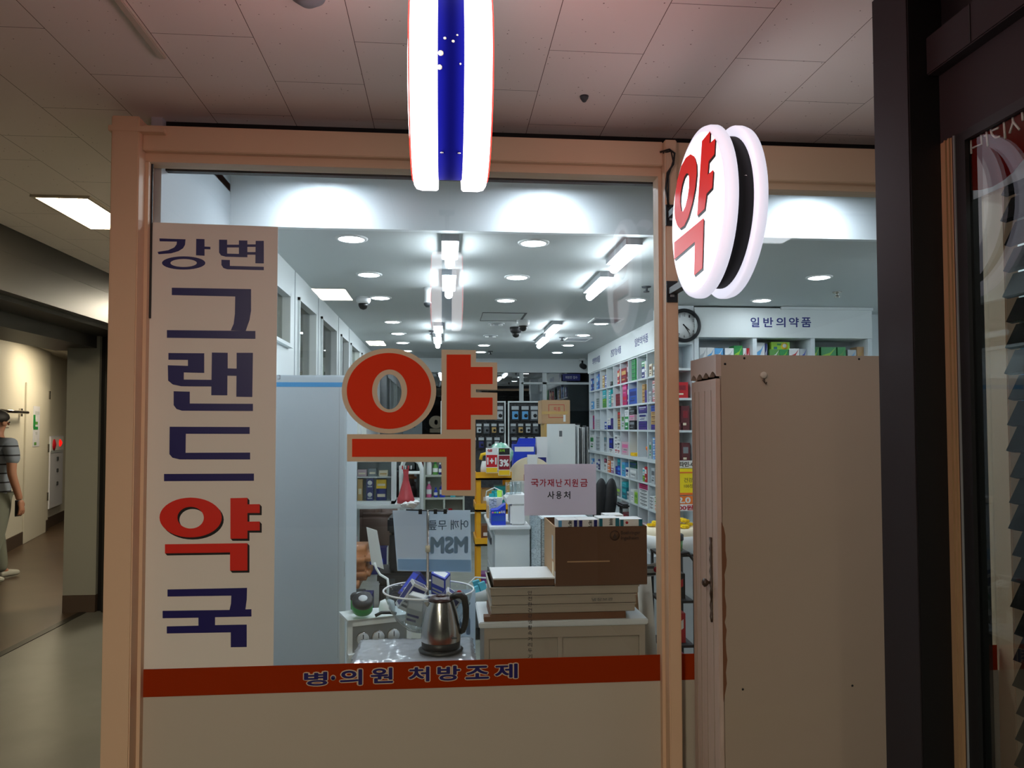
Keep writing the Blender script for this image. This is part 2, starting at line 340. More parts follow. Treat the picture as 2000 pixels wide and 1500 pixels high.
for y0, y1, z0, z1 in panes:
    for yy in (y0, y1-.02): b.box(XP-.05, XP+.015, yy, yy+.02, z0, z1)
    b.box(XP-.05, XP+.015, y0, y1, z1-.02, z1); b.box(XP-.05, XP+.03, y0, y1, z0, z0+.02)
for yy in (4.9, 5.8, 6.9, 7.66): b.box(XP, XP+.004, yy, yy+.012, 0, 2.5, m='light_grey')
b.build('window_frame', pt)
for y0, y1, z0, z1 in panes: slab('glass_pane', XP-.04, XP-.034, y0, y1, z0, z1, 'dark_pane', pt)
dl = MB('frosted'); dl.lathe([(.11, 0), (.11, .002)], (XP-.034, 6.2, 1.93), 'X', 32, smooth=False)  # frosted disc stands in for a lamp's reflection on the glass
tag(dl.build('round_reflection_disc'), 'pale green frosted disc imitating a lamp reflection on the side partition glass', 'decal')
# --- back of the shop: soffit, dark glazing
struct(slab('trim_back', -1.0, 2.3, 10.95, 11.1, 2.30, ZI, 'wall_white'))
bw = thing('window_4', 'x', 'window'); struct(bw); del bw['category']; del bw['label']
b = MB('white_paint')
for x in (-.95, .25, 1.12, 1.46, 2.24): b.box(x-.03, x+.03, 10.97, 11.06, 0, 2.30)
b.box(1.12, 2.24, 10.97, 11.06, 2.13, 2.16); b.box(-1, 2.3, 10.98, 11.05, 0, .5)
b.build('window_frame', bw)
slab('glass_pane', -1, 2.3, 11.0, 11.008, .5, 2.3, 'back_pane', bw)
slab('frosted_strip', 1.46, 2.24, 10.985, 10.99, 1.2, 1.74, 'dark_pane', bw)
struct(slab('wall_back', -1.2, 4.4, 11.6, 11.7, 0, 2.7, 'dark_grey'))
# --- pier and wall beside the free-standing shelves
struct(slab('wall_shop', 1.98, 4.3, 6.40, 6.5, 0, ZI, 'wall_white'))
struct(slab('wall_shelving', 2.28, 2.36, 6.5, 11.0, 0, ZI, 'wall_white'))

# --- passage side: roller shutter opening on the far side, hall behind it
b = MB('shutter_steel'); b.box(-2.80, -2.53, 1.0, 6.75, 2.52, ZC); b.box(-2.80, -2.52, 1.0, 6.75, 2.29, 2.515)
b.box(-2.86, -2.60, 1.0, 6.75, 2.26, 2.29, 'dark_steel')
struct(b.build('trim_shutter'))
b = MB('dark_steel'); b.box(-3.3, -2.86, 1.0, 6.75, 2.16, ZC); struct(b.build('trim_lintel'))
struct(slab('trim_track', -2.96, -2.90, 1.0, 6.55, 0, .004, 'dark_steel'))
b = MB('pillar_grey'); b.box(-3.09, -2.835, 6.52, 6.9, .14, 2.5); b.box(-3.09, -2.835, 6.515, 6.9, 0, .14, 'base_dark'); struct(b.build('wall_pillar'))
b = MB('near_black'); b.box(-2.835, -2.785, 6.56, 6.75, 0, 2.3); b.box(-2.785, -2.73, 6.50, 6.75, 0, 2.3, 'shutter_steel', bev=.006); b.box(-2.765, -2.75, 6.49, 6.5, 0, 2.3, 'dark_steel'); struct(b.build('trim_guide'))
b = MB('cream_wall'); b.box(-2.73, -2.4, 6.60, 6.9, .14, ZC); b.box(-2.73, -2.4, 6.595, 6.9, 0, .14, 'base_dark'); struct(b.build('wall_end'))
b = MB('dark_steel'); b.box(-2.70, -2.665, 6.56, 6.6, .98, 1.26, bev=.004); b.box(-2.70, -2.66, 6.54, 6.56, 1.14, 1.24, 'near_black', bev=.004)
tag(b.build('shutter_switch'), 'small dark metal switch box on the strip of wall beside the shutter guide', 'switch')
# hall wall: oblique
A0, A1, A2 = Vector((-5.0, 8.7, 0)), Vector((-5.80, 11.75, 0)), Vector((-6.16, 13.2, 0))
b = MB('cream_wall')
for p, q, off in ((A0, A1, 0), (A1, A2, .06)):
    d = (q-p).normalized(); nrm = Vector((-d.y, d.x, 0)); p2 = p+nrm*off; q2 = q+nrm*off
    T = Matrix((d, nrm, _u)).transposed().to_4x4(); T.translation = p2; L = (q-p).length
    b.box(0, L, 0, .1, .16, 2.62, T=T); b.box(0, L, -.012, .1, 0, .16, 'base_dark', T=T)
struct(b.build('wall_hall'))
dA = (A1-A0).normalized(); nA = Vector((-dA.y, dA.x, 0)); TA = Matrix((dA, nA, _u)).transposed().to_4x4(); TA.translation = A0
struct(slab('ceiling_hall', -9, -3.3, 1, 14.5, 2.62, 2.68, 'cream_wall'))
struct(slab('trim_soffit', -6.2, -3.3, 7.2, 7.5, 2.36, 2.62, 'near_black'))
dr = thing('door_1', 'x', 'door'); struct(dr); del dr['category']; del dr['label']
b = MB('cream_wall'); b.box(1.75, 2.95, -.02, 0, .0, 2.1, T=TA, bev=.004); b.build('door_leaf', dr)
for z in (.45, 1.15, 1.92): MB('steel').box(2.94, 3.0, -.035, -.018, z, z+.12, T=TA).build('hinge', dr)
b = MB('hydrant_white'); b.box(2.1, 2.45, -.024, -.0205, 1.25, 1.8, T=TA)
for i in range(7): b.box(2.1+R.random()*.2, 2.25+R.random()*.2, -.026, -.024, 1.27+i*.07, 1.31+i*.07, ['leaf', 'white', 'light_grey', 'green'][i % 4], T=TA)
b.box(2.1, 2.2, -.027, -.024, 1.5, 1.68, 'green', T=TA)
tag(b.build('notice_poster'), 'white and green notice poster stuck on the cream hall door', 'poster')
b = MB('steel'); b.tube([TA @ Vector((.4, -.08, 1.7)), TA @ Vector((1.55, -.08, 1.7))], .02)
for x in (.5, 1.5): b.tube([TA @ Vector((x, -.08, 1.7)), TA @ Vector((x, 0, 1.7))], .018)
b.box(1.47, 1.53, -.03, 0, 1.65, 1.75, T=TA)
tag(b.build('wall_rail'), 'short steel rail on the cream hall wall ahead of the walking person', 'rail')
# fire hydrant cabinet
dB = (A2-A1).normalized(); nB = Vector((-dB.y, dB.x, 0)); TB = Matrix((dB, nB, _u)).transposed().to_4x4(); TB.translation = A1+nB*.06
hy = thing('hydrant_cabinet', 'white fire hydrant cabinet with red lamp set in the hall wall', 'cabinet', TB @ Vector((.5, 0, .3)))
b = MB('hydrant_white'); b.box(.12, .95, -.05, 0, .3, 1.38, T=TB, bev=.004); b.box(.12, .95, -.055, -.05, 1.13, 1.15, 'light_grey', T=TB); b.build('body', hy)
b = MB('white'); b.box(.14, .93, -.056, -.051, 1.16, 1.36, T=TB); b.build('top_panel', hy)
b = MB('red'); b.lathe([(.02, 0), (.085, .02), (.085, .03)], (0, 0, 0), 'Y', 20, T=TB @ Matrix.Translation((.3, -.086, 1.25))); b.build('bell', hy)
b = MB('hydrant_lamp'); b.lathe([(.02, 0), (.055, .02), (.055, .03)], (0, 0, 0), 'Y', 16, T=TB @ Matrix.Translation((.68, -.086, 1.27))); b.build('alarm_lamp', hy)
for z in (.62, .82, 1.0): MB('dark_grey').box(.52, .60, -.065, -.05, z, z+.06, T=TB, bev=.005).build('vent', hy)
b = MB('cream_wall'); b.box(-3.155, -3.09, 6.66, 6.8, 1.32, 1.60, bev=.004); b.box(-3.16, -3.155, 6.67, 6.79, 1.34, 1.58, 'light_grey')
tag(b.build('junction_box'), 'small cream junction box on the side of the grey shutter pillar', 'box')

# --- right hand side: dark pier and the framed window that comes towards us
struct(slab('wall_pier', 1.172, 1.34, 1.80, 1.95, 0, ZC+.02, 'dark_frame'))
struct(slab('trim_pier_shade', 1.175, 1.33, 1.796, 1.80, 0, ZC, 'near_black'))  # black plate paints the pier's unlit front in shade
wn = thing('window_5', 'x', 'window'); struct(wn); del wn['category']; del wn['label']; XW = 1.254
b = MB('dark_frame'); b.box(XW-.034, XW+.05, -.5, 1.795, 2.392, 2.490, bev=.003); b.box(XW, XW+.05, -.5, 1.795, 2.218, 2.392); b.box(XW-.033, XW-.036, 1.63, 1.633, 2.396, 2.486, 'near_black')
b.build('transom', wn); MB('near_black').box(XW+.01, XW+.05, -.5, 1.795, 2.490, ZC).build('upper_panel', wn)  # upper panel is black in place of the shade above the beam
b = MB('jamb_tan'); b.box(XW, XW+.05, 1.752, 1.795, 0, 2.218); b.box(XW-.005, XW, 1.757, 1.762, 0, 2.218); b.box(XW-.005, XW, 1.771, 1.776, 0, 2.218); b.build('jamb', wn)
b = MB('near_black'); b.box(XW, XW+.04, 1.706, 1.752, 0, 2.218); b.box(XW-.004, XW, 1.740, 1.743, 0, 2.218, 'grey'); b.box(XW, XW+.04, -.5, 1.706, 2.194, 2.218); b.box(XW, XW+.04, -.5, 1.706, 0, .08); b.build('sash', wn)
slab('glass_pane', XW+.010, XW+.017, -.5, 1.706, .08, 2.194, 'tinted_pane', wn)
struct(slab('trim_recess_shade', 1.20, 4.3, -6, 1.795, 2.655, 2.669, 'near_black'))  # black plate darkens the ceiling recess, shade put into its colour
# ------------------------------------------------------------------ lamps
ORD = ['first', 'second', 'third', 'fourth', 'fifth', 'sixth', 'seventh', 'eighth', 'ninth', 'tenth', 'eleventh', 'twelfth']
def downlight(x, y, z, label, r=.068, m='lamp_white', drop=0):
    t = thing('downlight', label, 'ceiling light', (x, y, z), 'round recessed downlights in the shop ceiling')
    MB('white').lathe([(r+.018, drop), (r+.018, 0), (r+.016, -.006), (r, -.008), (r-.002, -.002)], (x, y, z), cap=False).build('trim_ring', t)
    MB(m).lathe([(r, -.003), (r*.8, -.009)], (x, y, z), n=28).build('lens', t)
    return t
dn = {'far side': (-.49, [4.03, 4.97, 5.86, 7.19, 8.08, 8.96, 9.9]), 'middle': (.48, [4.04, 4.98, 5.90, 9.16, 9.97]), 'wall shelving': (1.5, [5.8, 7.14, 8.07, 9.08, 9.97])}
for k, (x, L) in dn.items():
    for i, y in enumerate(L):
        nm = {'far side': 'row along the side partition', 'middle': 'middle row', 'wall shelving': 'row along the wall shelving'}[k]
        downlight(x, y, ZI, f'round ceiling downlight, {ORD[i]} from the shop window in the {nm}')
for i, y in enumerate((4.82, 5.74)): downlight(2.49, y, ZI, f'round ceiling downlight, {["nearer the window", "nearer the shelves"][i]}, ahead of the front-facing shelf unit')
for i, x in enumerate((-.60, .51, 1.92)):
    t = downlight(x, 3.62, ZU-.065, 'round downlight at the window top, ' + ['lighting the bulkhead over the name banner', 'lighting the middle of the bulkhead', 'lighting the bulkhead beside the dark pier'][i], m='lamp_strip', drop=.065)
    L = bpy.data.lights.new('spot', 'SPOT'); L.energy = 10; L.spot_size = math.radians(150); L.spot_blend = 1; L.shadow_soft_size = .05; L.color = (.93, .97, 1)
    lo = bpy.data.objects.new('spot_lamp', L); COL.objects.link(lo); lo.parent = t; lo.location = (0, 0, -.014)
    lo.rotation_euler = (math.radians(14), 0, 0)
def tube_light(x, y0, y1, label):
    t = thing('tube_light', label, 'ceiling light', (x, (y0+y1)/2, ZI), 'white fluorescent battens on the shop ceiling')
    MB('light_grey').box(x-.045, x+.045, y0, y1, ZI-.035, ZI).build('batten', t)
    b = MB('tube_white'); b.tube([(x, y0+.01, ZI-.062), (x, y1-.01, ZI-.062)], .027, n=14); b.build('tube', t)
for n, (x, a, c, s) in enumerate([(.03, 3.9, 4.35, 'nearest the window'), (.03, 4.78, 5.36, 'second from the window'), (-.06, 7.2, 7.75, 'third from the window'), (-.075, 8.1, 8.75, 'farthest from the window')]):
    tube_light(x, a, c, f'bright ceiling batten, {s} in the middle line')
for n, (x, a, c, s) in enumerate([(1.0, 3.9, 4.4, 'nearest the window'), (1.04, 4.76, 5.36, 'second from the window'), (1.06, 7.02, 7.68, 'third from the window'), (1.09, 8.0, 8.68, 'farthest from the window')]):
    tube_light(x, a, c, f'bright ceiling batten, {s} in the line towards the wall shelving')
for (x, a, c, s) in ((3.17, 3.95, 4.4, 'nearer'), (3.86, 4.6, 5.1, 'farther from')):
    tube_light(x, a, c, f'bright ceiling batten, {s} the window, beyond the dark pier')
def panel_light(x0, x1, y0, y1, z, label, m='panel_warm'):
    t = thing('panel_light', label, 'ceiling light', ((x0+x1)/2, (y0+y1)/2, z), 'rectangular corridor ceiling lights')
    b = MB('ivory_panel'); e = .018
    for q in ((x0-e, x1+e, y0-e, y0), (x0-e, x1+e, y1, y1+e), (x0-e, x0, y0, y1), (x1, x1+e, y0, y1)): b.box(*q, z-.012, z)
    b.build('frame', t); MB(m).box(x0, x1, y0, y1, z-.008, z-.002).build('diffuser', t)
panel_light(-2.05, -1.80, 3.97, 4.57, ZC, 'bright rectangular ceiling light beside the tan end post', 'panel_near')
panel_light(-1.11, -.83, -1.25, -.68, ZC, 'rectangular ceiling light in the corridor behind the viewer')
panel_light(-1.05, -.82, -5.1, -4.5, ZC, 'rectangular ceiling light at the far end of the corridor behind')
panel_light(-4.6, -4.2, 4.0, 4.6, 2.62, 'ceiling light in the hall beyond the shutter', 'panel_far')
panel_light(-5.0, -4.6, 10.0, 11.2, 2.62, 'ceiling light in the far part of the hall', 'panel_far')
panel_light(-2.05, -1.80, 7.4, 8.0, ZC, 'rectangular ceiling light in the passage behind the partition')
panel_light(1.5, 2.1, 1.2, 1.5, 2.655, 'unseen fill panel added at the ceiling behind the framed near window', 'panel_fill')  # unseen panel, added to light the poster from behind
# cameras, sensors, grilles on the ceiling
def dome(x, y, s, label, dark=False):
    t = thing('dome_camera', label, 'security camera', (x, y, ZI))
    m = 'soft_black' if dark else 'white'
    MB(m).lathe([(s, 0), (s, -s*.5), (s*.82, -s*.9)], (x, y, ZI)).build('housing', t)
    MB('black').lathe([(s*.68, -s*.9), (s*.66, -s*1.25), (s*.45, -s*1.6), (s*.1, -s*1.75)], (x, y, ZI)).build('dome', t)
dome(-.62, 5.86, .055, 'white dome camera on the ceiling beside the reflected lamp panel'); dome(.71, 7.5, .06, 'black dome camera on the middle of the ceiling', True); dome(.73, 7.0, .06, 'white dome camera just ahead of the black one')
t = thing('spot_sensor', 'small white hanging spot sensor on the ceiling beside the middle batten', 'sensor', (-.12, 5.42, ZI))
MB('white').lathe([(.03, 0), (.022, -.03), (.022, -.10), (.03, -.11)], (-.12, 5.42, ZI)).build('body', t); MB('dark_grey').lathe([(.028, -.11), (.026, -.125), (.012, -.14)], (-.12, 5.42, ZI)).build('tip', t)
for x, y, l in ((1.43, 5.25, 'small dark sprinkler on the ceiling near the round sign'), (1.3, 8.3, 'small dark sprinkler near the farther ceiling grille'), (-.13, 7.84, 'small dark sprinkler beside the farther battens'), (.6, 9.9, 'small dark sprinkler beside the last middle downlight'), (2.9, 5.35, 'chrome sprinkler on the ceiling ahead of the front-facing shelf unit')):
    b = MB('steel' if x > 2 else 'dark_grey'); b.lathe([(.035, 0), (.03, -.008), (.01, -.012), (.01, -.03), (.022, -.034), (.022, -.04)], (x, y, ZI)); tag(b.build('sprinkler'), l, 'sprinkler')
for y, l in ((6.93, 'square ceiling grille nearer the window'), (8.45, 'square ceiling grille farther from the window')):
    t = thing('ceiling_grille', l, 'vent', (1.5, y, ZI)); b = MB('white')
    for q in ((1.36, 1.64, y-.16, y-.14), (1.36, 1.64, y+.14, y+.16), (1.36, 1.38, y-.14, y+.14), (1.62, 1.64, y-.14, y+.14)): b.box(*q, ZI-.012, ZI)
    b.build('frame', t); b = MB('dark_grey'); b.box(1.38, 1.62, y-.14, y+.14, ZI-.003, ZI)
    for i in range(6): b.box(1.38, 1.62, y-.13+i*.045, y-.112+i*.045, ZI-.01, ZI-.003, 'light_grey')
    b.build('louvre', t)
t = thing('access_hatch', 'square ceiling access panel outlined in dark beside the dome cameras', 'hatch', (.5, 6.75, ZI))
b = MB('dark_grey'); b.box(.33, .72, 6.55, 6.57, ZI-.003, ZI); b.box(.33, .72, 7.05, 7.06, ZI-.003, ZI); b.box(.70, .72, 6.55, 7.06, ZI-.003, ZI); b.box(.33, .335, 6.55, 7.06, ZI-.003, ZI); b.build('frame', t)
for y, l in ((7.25, 'unlit round ceiling fitting beside the black dome camera'), (8.2, 'unlit round ceiling fitting behind the black dome camera')):
    b = MB('light_grey'); b.lathe([(.08, 0), (.078, -.006), (.066, -.007)], (.5, y, ZI)); b.lathe([(.02, -.006), (.018, -.02)], (.46, y, ZI), m='white', n=12); b.lathe([(.02, -.006), (.018, -.02)], (.54, y, ZI), m='white', n=12); tag(b.build('ceiling_fitting'), l, 'ceiling fitting')
b = MB('soft_black'); b.tube([(2.0, 10.9, 2.40), (2.0, 10.72, 2.37)], .04); b.tube([(2.0, 10.86, 2.47), (2.0, 10.86, 2.40)], .015); b.lathe([(.05, 0), (.05, .03)], (2.0, 10.86, 2.47), m='white')
tag(b.build('bullet_camera'), 'black bullet camera in the far ceiling corner above the wall shelving', 'security camera')
b = MB('navyblue'); b.box(1.72, 1.98, 10.935, 10.95, 2.18, 2.28); text_on(b, '처방전 접수', (1.85, 10.935, 2.23), .18, .04, m='white'); tag(b.build('counter_sign'), 'small dark blue sign at the back beside the wall shelving', 'sign')
b = MB('soft_black'); b.box(.33, .36, 2.06, 2.09, ZC-.02, ZC); b.lathe([(.02, 0), (.018, -.012)], (.565, 2.62, ZC), m='dark_grey')
b2 = MB('dark_grey'); p = at(1141, 188, Z=ZC); b2.lathe([(.016, 0), (.014, -.008), (.006, -.02)], (p.x, p.y, ZC)); tag(b2.build('ceiling_sprinkler'), 'small dark sprinkler in the corridor ceiling between the two lit signs', 'sprinkler')
b.bm.free()
p = at(605, 0, Z=ZC); b2 = MB('grey'); b2.lathe([(.05, 0), (.045, -.012), (.02, -.03)], (p.x, p.y-.03, ZC)); tag(b2.build('smoke_detector'), 'grey round detector on the corridor ceiling near the hanging sign', 'detector')
p0, p1 = at(255, 0, Z=ZC), at(318, 108, Z=ZC)
b2 = MB('ivory_panel'); b2.box(p1.x-.012, p1.x+.012, p0.y-.4, p1.y, ZC-.014, ZC, bev=.003); tag(b2.build('cable_trunking'), 'cream cable trunking along the corridor ceiling ahead of the end post', 'trunking')

# ------------------------------------------------------------------ signs
# white name banner on the glass
S6 = lambda x, y: (270+x/3.3345, 430+y/3.3345)
S7 = lambda x, y: (270+x/2.831, 850+y/2.831)
S4 = lambda x, y: (520+x/2.3075, 650+y/2.3075)
bn = thing('name_banner', 'tall ivory vinyl banner with navy and red Korean pharmacy name stuck on the window', 'banner', (-.853, G, .636))
b = MB('ivory_sheet'); shape_on_front(b, [[(289, 434), (543, 443), (534, 1300), (271, 1307)]], G, 'ivory_sheet', .0012); b.build('backing_sheet', bn)
GY = G-.0012
def letter(loops, m, parent, label=None, fn=S6, Y=GY, name='letter', dx=0, dy=0, thick=.0008):
    b = MB(m)
    for lp in loops: shape_on_front(b, [[(p[0]+dx, p[1]+dy) for p in q] for q in lp], Y, m, thick, fn)
    o = b.build(name, parent)
    if label: o['label'] = label
    return o
letter([[[(138,119),(308,125),(305,160),(292,183),(262,202),(215,216),(133,222),(126,207),(195,196),(235,178),(250,158),(252,140),(140,138)]], [[(378,122),(432,124),(432,172),(470,174),(470,190),(432,189),(432,232),(377,229)]], [ell(296,279,141,43), ell(296,279,86,26)]], 'navy', bn)
letter([[[(527,127),(579,128),(579,160),(656,160),(656,132),(711,133),(711,242),(570,238),(540,230),(527,212)], [(579,178),(656,178),(656,220),(579,218)]], [[(711,158),(765,158),(765,174),(711,174)]], [[(711,208),(765,208),(765,225),(711,225)]], [[(765,135),(818,135),(818,282),(763,281)]], [[(542,258),(597,260),(597,298),(818,304),(818,326),(580,320),(555,312),(542,292)]]], 'navy', bn)
letter([[[(219,440),(735,449),(735,590),(725,650),(700,722),(603,718),(622,675),(630,610),(632,497),(219,488)]], [[(187,716),(763,722),(763,773),(187,766)]]], 'navy', bn)
letter([[[(197,865),(430,867),(430,995),(297,992),(297,1038),(477,1040),(477,1083),(280,1082),(225,1070),(195,1045),(193,945),(324,949),(324,910),(197,909)]], [[(480,862),(583,864),(583,965),(641,967),(641,864),(747,864),(743,1152),(639,1150),(640,1014),(581,1013),(580,1141),(476,1140)]], [[(231,1114),(336,1117),(336,1194),(747,1196),(747,1243),(285,1241),(250,1230),(231,1205)]]], 'navy', bn)
letter([[[(331.5,833.4),(487.7,834),(487.7,847.5),(363,847.2),(362.5,884.3),(488.6,883.9),(488.6,897.3),(351,897.3),(337,894),(331,887)]], [[(320.5,925.6),(496,924.9),(496,939),(320.5,939.7)]]], 'navy', bn, fn=None)
YAK = [[ell(290,455,172,110), ell(290,456,73,60)], [[(510,348),(604,346),(604,382),(672,381),(672,430),(604,430),(604,478),(672,477),(672,527),(604,527),(604,572),(510,572)]], [[(148,603),(604,597),(604,748),(508,749),(508,648),(148,653)]]]
sh = MB('black')
for k in range(1, 6):
    for lp in YAK: shape_on_front(sh, [[(x+2.2*k, y+2.4*k) for x, y in q] for q in lp], GY-.0002*(5-k), 'black', .0004, S7)
relabel(sh.build('letter_shadow', bn), 'black drop shadow of the red syllable')
letter(YAK, 'sign_letter_red', bn, 'red syllable', fn=S7, Y=GY-.0014)
letter([[[(162,853),(602,844),(600,910),(593,963),(626,962),(626,1002),(425,1006),(425,1050),(600,1047),(600,1171),(512,1172),(512,1090),(158,1096),(158,1057),(333,1053),(333,1009),(135,1012),(135,971),(505,966),(513,930),(515,887),(162,892)]]], 'navy', bn, fn=S7)
# big red syllable decal in the middle of the glass
dc = thing('red_window_decal', 'large red Korean syllable with beige outline stuck on the middle of the shop window', 'decal', (-.05, G, 1.2))
b = MB('beige_edge')
shape_on_front(b, [ell(553,262,213,192,64), ell(555,266,55,79,48)], G, 'beige_edge', .0008, S4)
shape_on_front(b, [[(790,76),(945,78),(945,132),(1041,134),(1041,257),(945,255),(945,268),(1041,270),(1041,391),(943,391),(943,736),(790,732),(790,583),(364,580),(364,457),(790,457)]], G-.0003, 'beige_edge', .0008, S4)
b.build('outline', dc)
letter([[ell(553,262,190,171,64), ell(556,262,79,97,48)], [[(813,98),(922,98),(922,154),(1020,154),(1020,231),(922,231),(922,292),(1020,292),(1020,370),(922,370),(922,436),(813,436)]], [[(387,478),(922,478),(922,709),(813,709),(813,559),(387,559)]]], 'decal_red', dc, fn=S4, Y=G-.0013)
# red band
bd = thing('red_band', 'long red vinyl band with navy Korean lettering across the foot of the window', 'banner', (-.13, G, .537))
slab('band', -1.09, .8195, G-.004, G-.002, .537, .635, 'band_red', bd)
for k, (m, bo, yy) in enumerate((('beige_edge', .075, G-.004), ('navy', .028, G-.0048))):
    xs = [(594,640,1311,1339), (664,708,1306,1338), (724,768,1303,1334), (798,839,1301,1331), (854,899,1299,1329), (909,955,1299,1326), (966,1011,1295,1325)]
    for ch, (x0, x1, y0, y1) in zip('병의원처방조제', xs):
        p = at(x0, y1, Y=G); q = at(x1, y0, Y=G); g = .0035 if k == 0 else 0; b = MB(m)
        text_on(b, ch, ((p.x+q.x)/2, yy, (p.z+q.z)/2), q.x-p.x+2*g, q.z-p.z+2*g, m=m, bold=bo, thick=.0006); b.build('letter' if k else 'letter_outline', bd)
    b = MB(m); p = at(651, 1323, Y=G); b.lathe([(.0075+.003*(1-k), 0), (.0075+.003*(1-k), .0008)], (p.x, yy-.0008, p.z), 'Y', 16, m=m)
    o = b.build('middle_dot' if k else 'dot_outline', bd)
bd2 = thing('red_band', 'shorter red vinyl band on the second window partly behind the tall cabinet', 'banner', (1.43, G, .537))
slab('band', .885, 2.185, G-.004, G-.002, .537, .635, 'band_red', bd2)
for k, (m, bo, yy) in enumerate((('beige_edge', .075, G-.004), ('navy', .028, G-.0048))):
    g = .0035 if k == 0 else 0
    for ch, x in (('약', 1.755), ('국', 1.86)): b = MB(m); text_on(b, ch, (x, yy, .588), .075+2*g, .058+2*g, m=m, bold=bo, thick=.0006); b.build('letter' if k else 'letter_outline', bd2)
# vertical small lettering on the glass
b = MB('ink'); x0 = at(1035, 1200, Y=G).x
for i, ch in enumerate('안전한건강생활속거리두기'):
    z = .878-i*.0215
    if ch: text_on(b, ch, (x0, G-.0002, z), .016, .015, m='ink', bold=.008, thick=.0006)
tag(b.build('small_window_lettering'), 'column of tiny black Korean letters on the glass before the tray stack', 'lettering')

def drum_sign(name, label, cx, cy, cz, r, rd, tk, gap, face_m, rim_m, drum_m):
    """two lit round acrylic shells on a narrower drum; faces look to +X and -X"""
    t = thing(name, label, 'lit sign', (cx, cy, cz-r)); h = gap/2; e = tk/2
    for s in (-1, 1):
        rim = MB(rim_m)
        prof = [(rd*.98, s*h), (r*.985, s*h), (r, s*(h+.004)), (r, s*(e-.018)), (r*.985, s*(e-.006)), (r*.95, s*(e-.001)), (r*.92, s*e)]
        rim.lathe(prof, (cx, cy, cz), 'X', 72, cap=False); p = rim.build('lit_shell', t)
        fa = MB(face_m); fa.lathe([(r*.92, s*e), (r*.90, s*(e+.003)), (r*.6, s*(e+.005)), (.001, s*(e+.005))], (cx, cy, cz), 'X', 72, cap=False); fa.build('face', p)
        if face_m == 'sign_red': fc = MB('sign_face'); fc.lathe([(r*.60, s*(e+.005)), (r*.58, s*(e+.007)), (.001, s*(e+.008))], (cx, cy, cz), 'X', 56, cap=False); fc.build('face_centre', p)
    d = MB(drum_m); d.lathe([(rd, -h), (rd, h)], (cx, cy, cz), 'X', 72, cap=True); d.build('drum', t)
    return t
# hanging blue sign, seen edge on
hs = drum_sign('hanging_sign', 'brightly lit white hanging sign with a navy drum, seen edge on above the window', .012, 1.634, 2.235, .212, .188, .160, .052, 'sign_red', 'sign_white', 'sign_navy')
for s in (-.018, .018):
    for a in (-1.45,): b = MB('steel'); b.lathe([(.0035, 0), (.003, .002)], (0, 0, 0), 'Z', 10, T=Matrix.Translation((.012+s, 1.634+.188*math.sin(-a-1.571-.35), 2.235-.188*math.cos(a+1.571+.35)-.002))); b.build('screw', hs)
b = MB('steel'); b.tube([(.012, 1.634, 2.42), (.012, 1.634, ZC)], .012); b.box(-.03, .054, 1.59, 1.68, ZC-.006, ZC); b.build('hanger', hs)
for a, u, s in ((1.56, -.02, .0055), (1.70, -.022, .005), (1.40, -.012, .003), (1.43, .004, .003), (1.36, .012, .002), (1.66, .018, .002)):
    b = MB('cream'); b.lathe([(s, 0), (s*.7, .0012), (.0005, .0016)], (0, 0, 0), 'Z', 10, T=Matrix.Translation((.012+u, 1.634, 2.235)) @ Matrix.Rotation(PI/2, 4, 'X') @ Matrix.Rotation(0, 4, 'Z') @ Matrix.Rotation(-(1.5-a)-.0, 4, 'X') @ Matrix.Translation((0, 0, .1882))); b.build('scuff', hs)
# round wall sign
rs = drum_sign('round_sign', 'round double-sided lit white sign with red Korean syllable bracketed to the mullion', .862, 2.33, 2.18, .268, .236, .128, .056, 'acrylic_lit', 'acrylic_rim', 'slat_black')
S8 = lambda x, y: (1280+x/2.885, 200+y/2.885)
XS = .862-.064-.006
def side_letter(loops, m, name, X, dx=0, dy=0, thick=.0012, label=None):
    b = MB(m)
    for lp in loops:
        L = [[(lambda p: (-p.y, p.z))(at(*S8(x+dx, y+dy), X=X)) for x, y in q] for q in lp]
        me = curve_mesh(L, thick/2); b.mesh(me, basis(Vector((X, 0, 0)), SIDE), m); bpy.data.meshes.remove(me)
    o = b.build(name, rs)
    if label: o['label'] = label
RL = [[[(108,600),(112,520),(124,440),(146,360),(172,312),(198,292),(220,305),(231,345),(232,400),(224,480),(208,565),(186,645),(162,695),(140,710),(122,690),(111,650)], [(139,560),(142,510),(150,462),(162,420),(174,400),(186,400),(191,425),(190,480),(182,535),(170,585),(156,615),(146,612)]],
      [[(263,218),(308,162),(305,232),(337,203),(332,292),(300,332),(294,408),(326,380),(320,480),(288,515),(277,600),(236,640)]],
      [[(107,788),(272,652),(264,935),(219,975),(223,785),(107,885)]]]
side_letter(RL, 'black', 'letter_shadow', XS, 7, 12, .001, 'black drop shadow'); side_letter(RL, 'black', 'letter_shadow', XS-.0003, 3.5, 6, .001, 'black drop shadow')
side_letter(RL, 'sign_letter_lit', 'letter', XS-.0012, 0, 0, .001, 'red syllable')
for z in (2.30, 2.01):
    b = MB('bracket_black')
    b.box(.832, .874, 2.768, 2.775, z-.04, z+.04); b.box(.838, .868, 2.56, 2.77, z-.012, z+.012)
    b.box(.845, .861, 2.766, 2.769, z-.02, z-.012, 'light_grey')
    b.build('bracket', rs)
b = MB('black'); b.tube([(.82, 2.795, 2.55), (.845, 2.76, 2.548), (.862, 2.75, 2.53), (.858, 2.755, 2.49), (.838, 2.765, 2.46), (.832, 2.768, 2.40), (.842, 2.765, 2.33)], .004, n=8)
b.tube([(.83, 2.79, 2.545), (.85, 2.755, 2.54), (.856, 2.75, 2.50), (.842, 2.765, 2.45), (.84, 2.765, 2.34)], .003, n=8)
b.build('cable', rs)
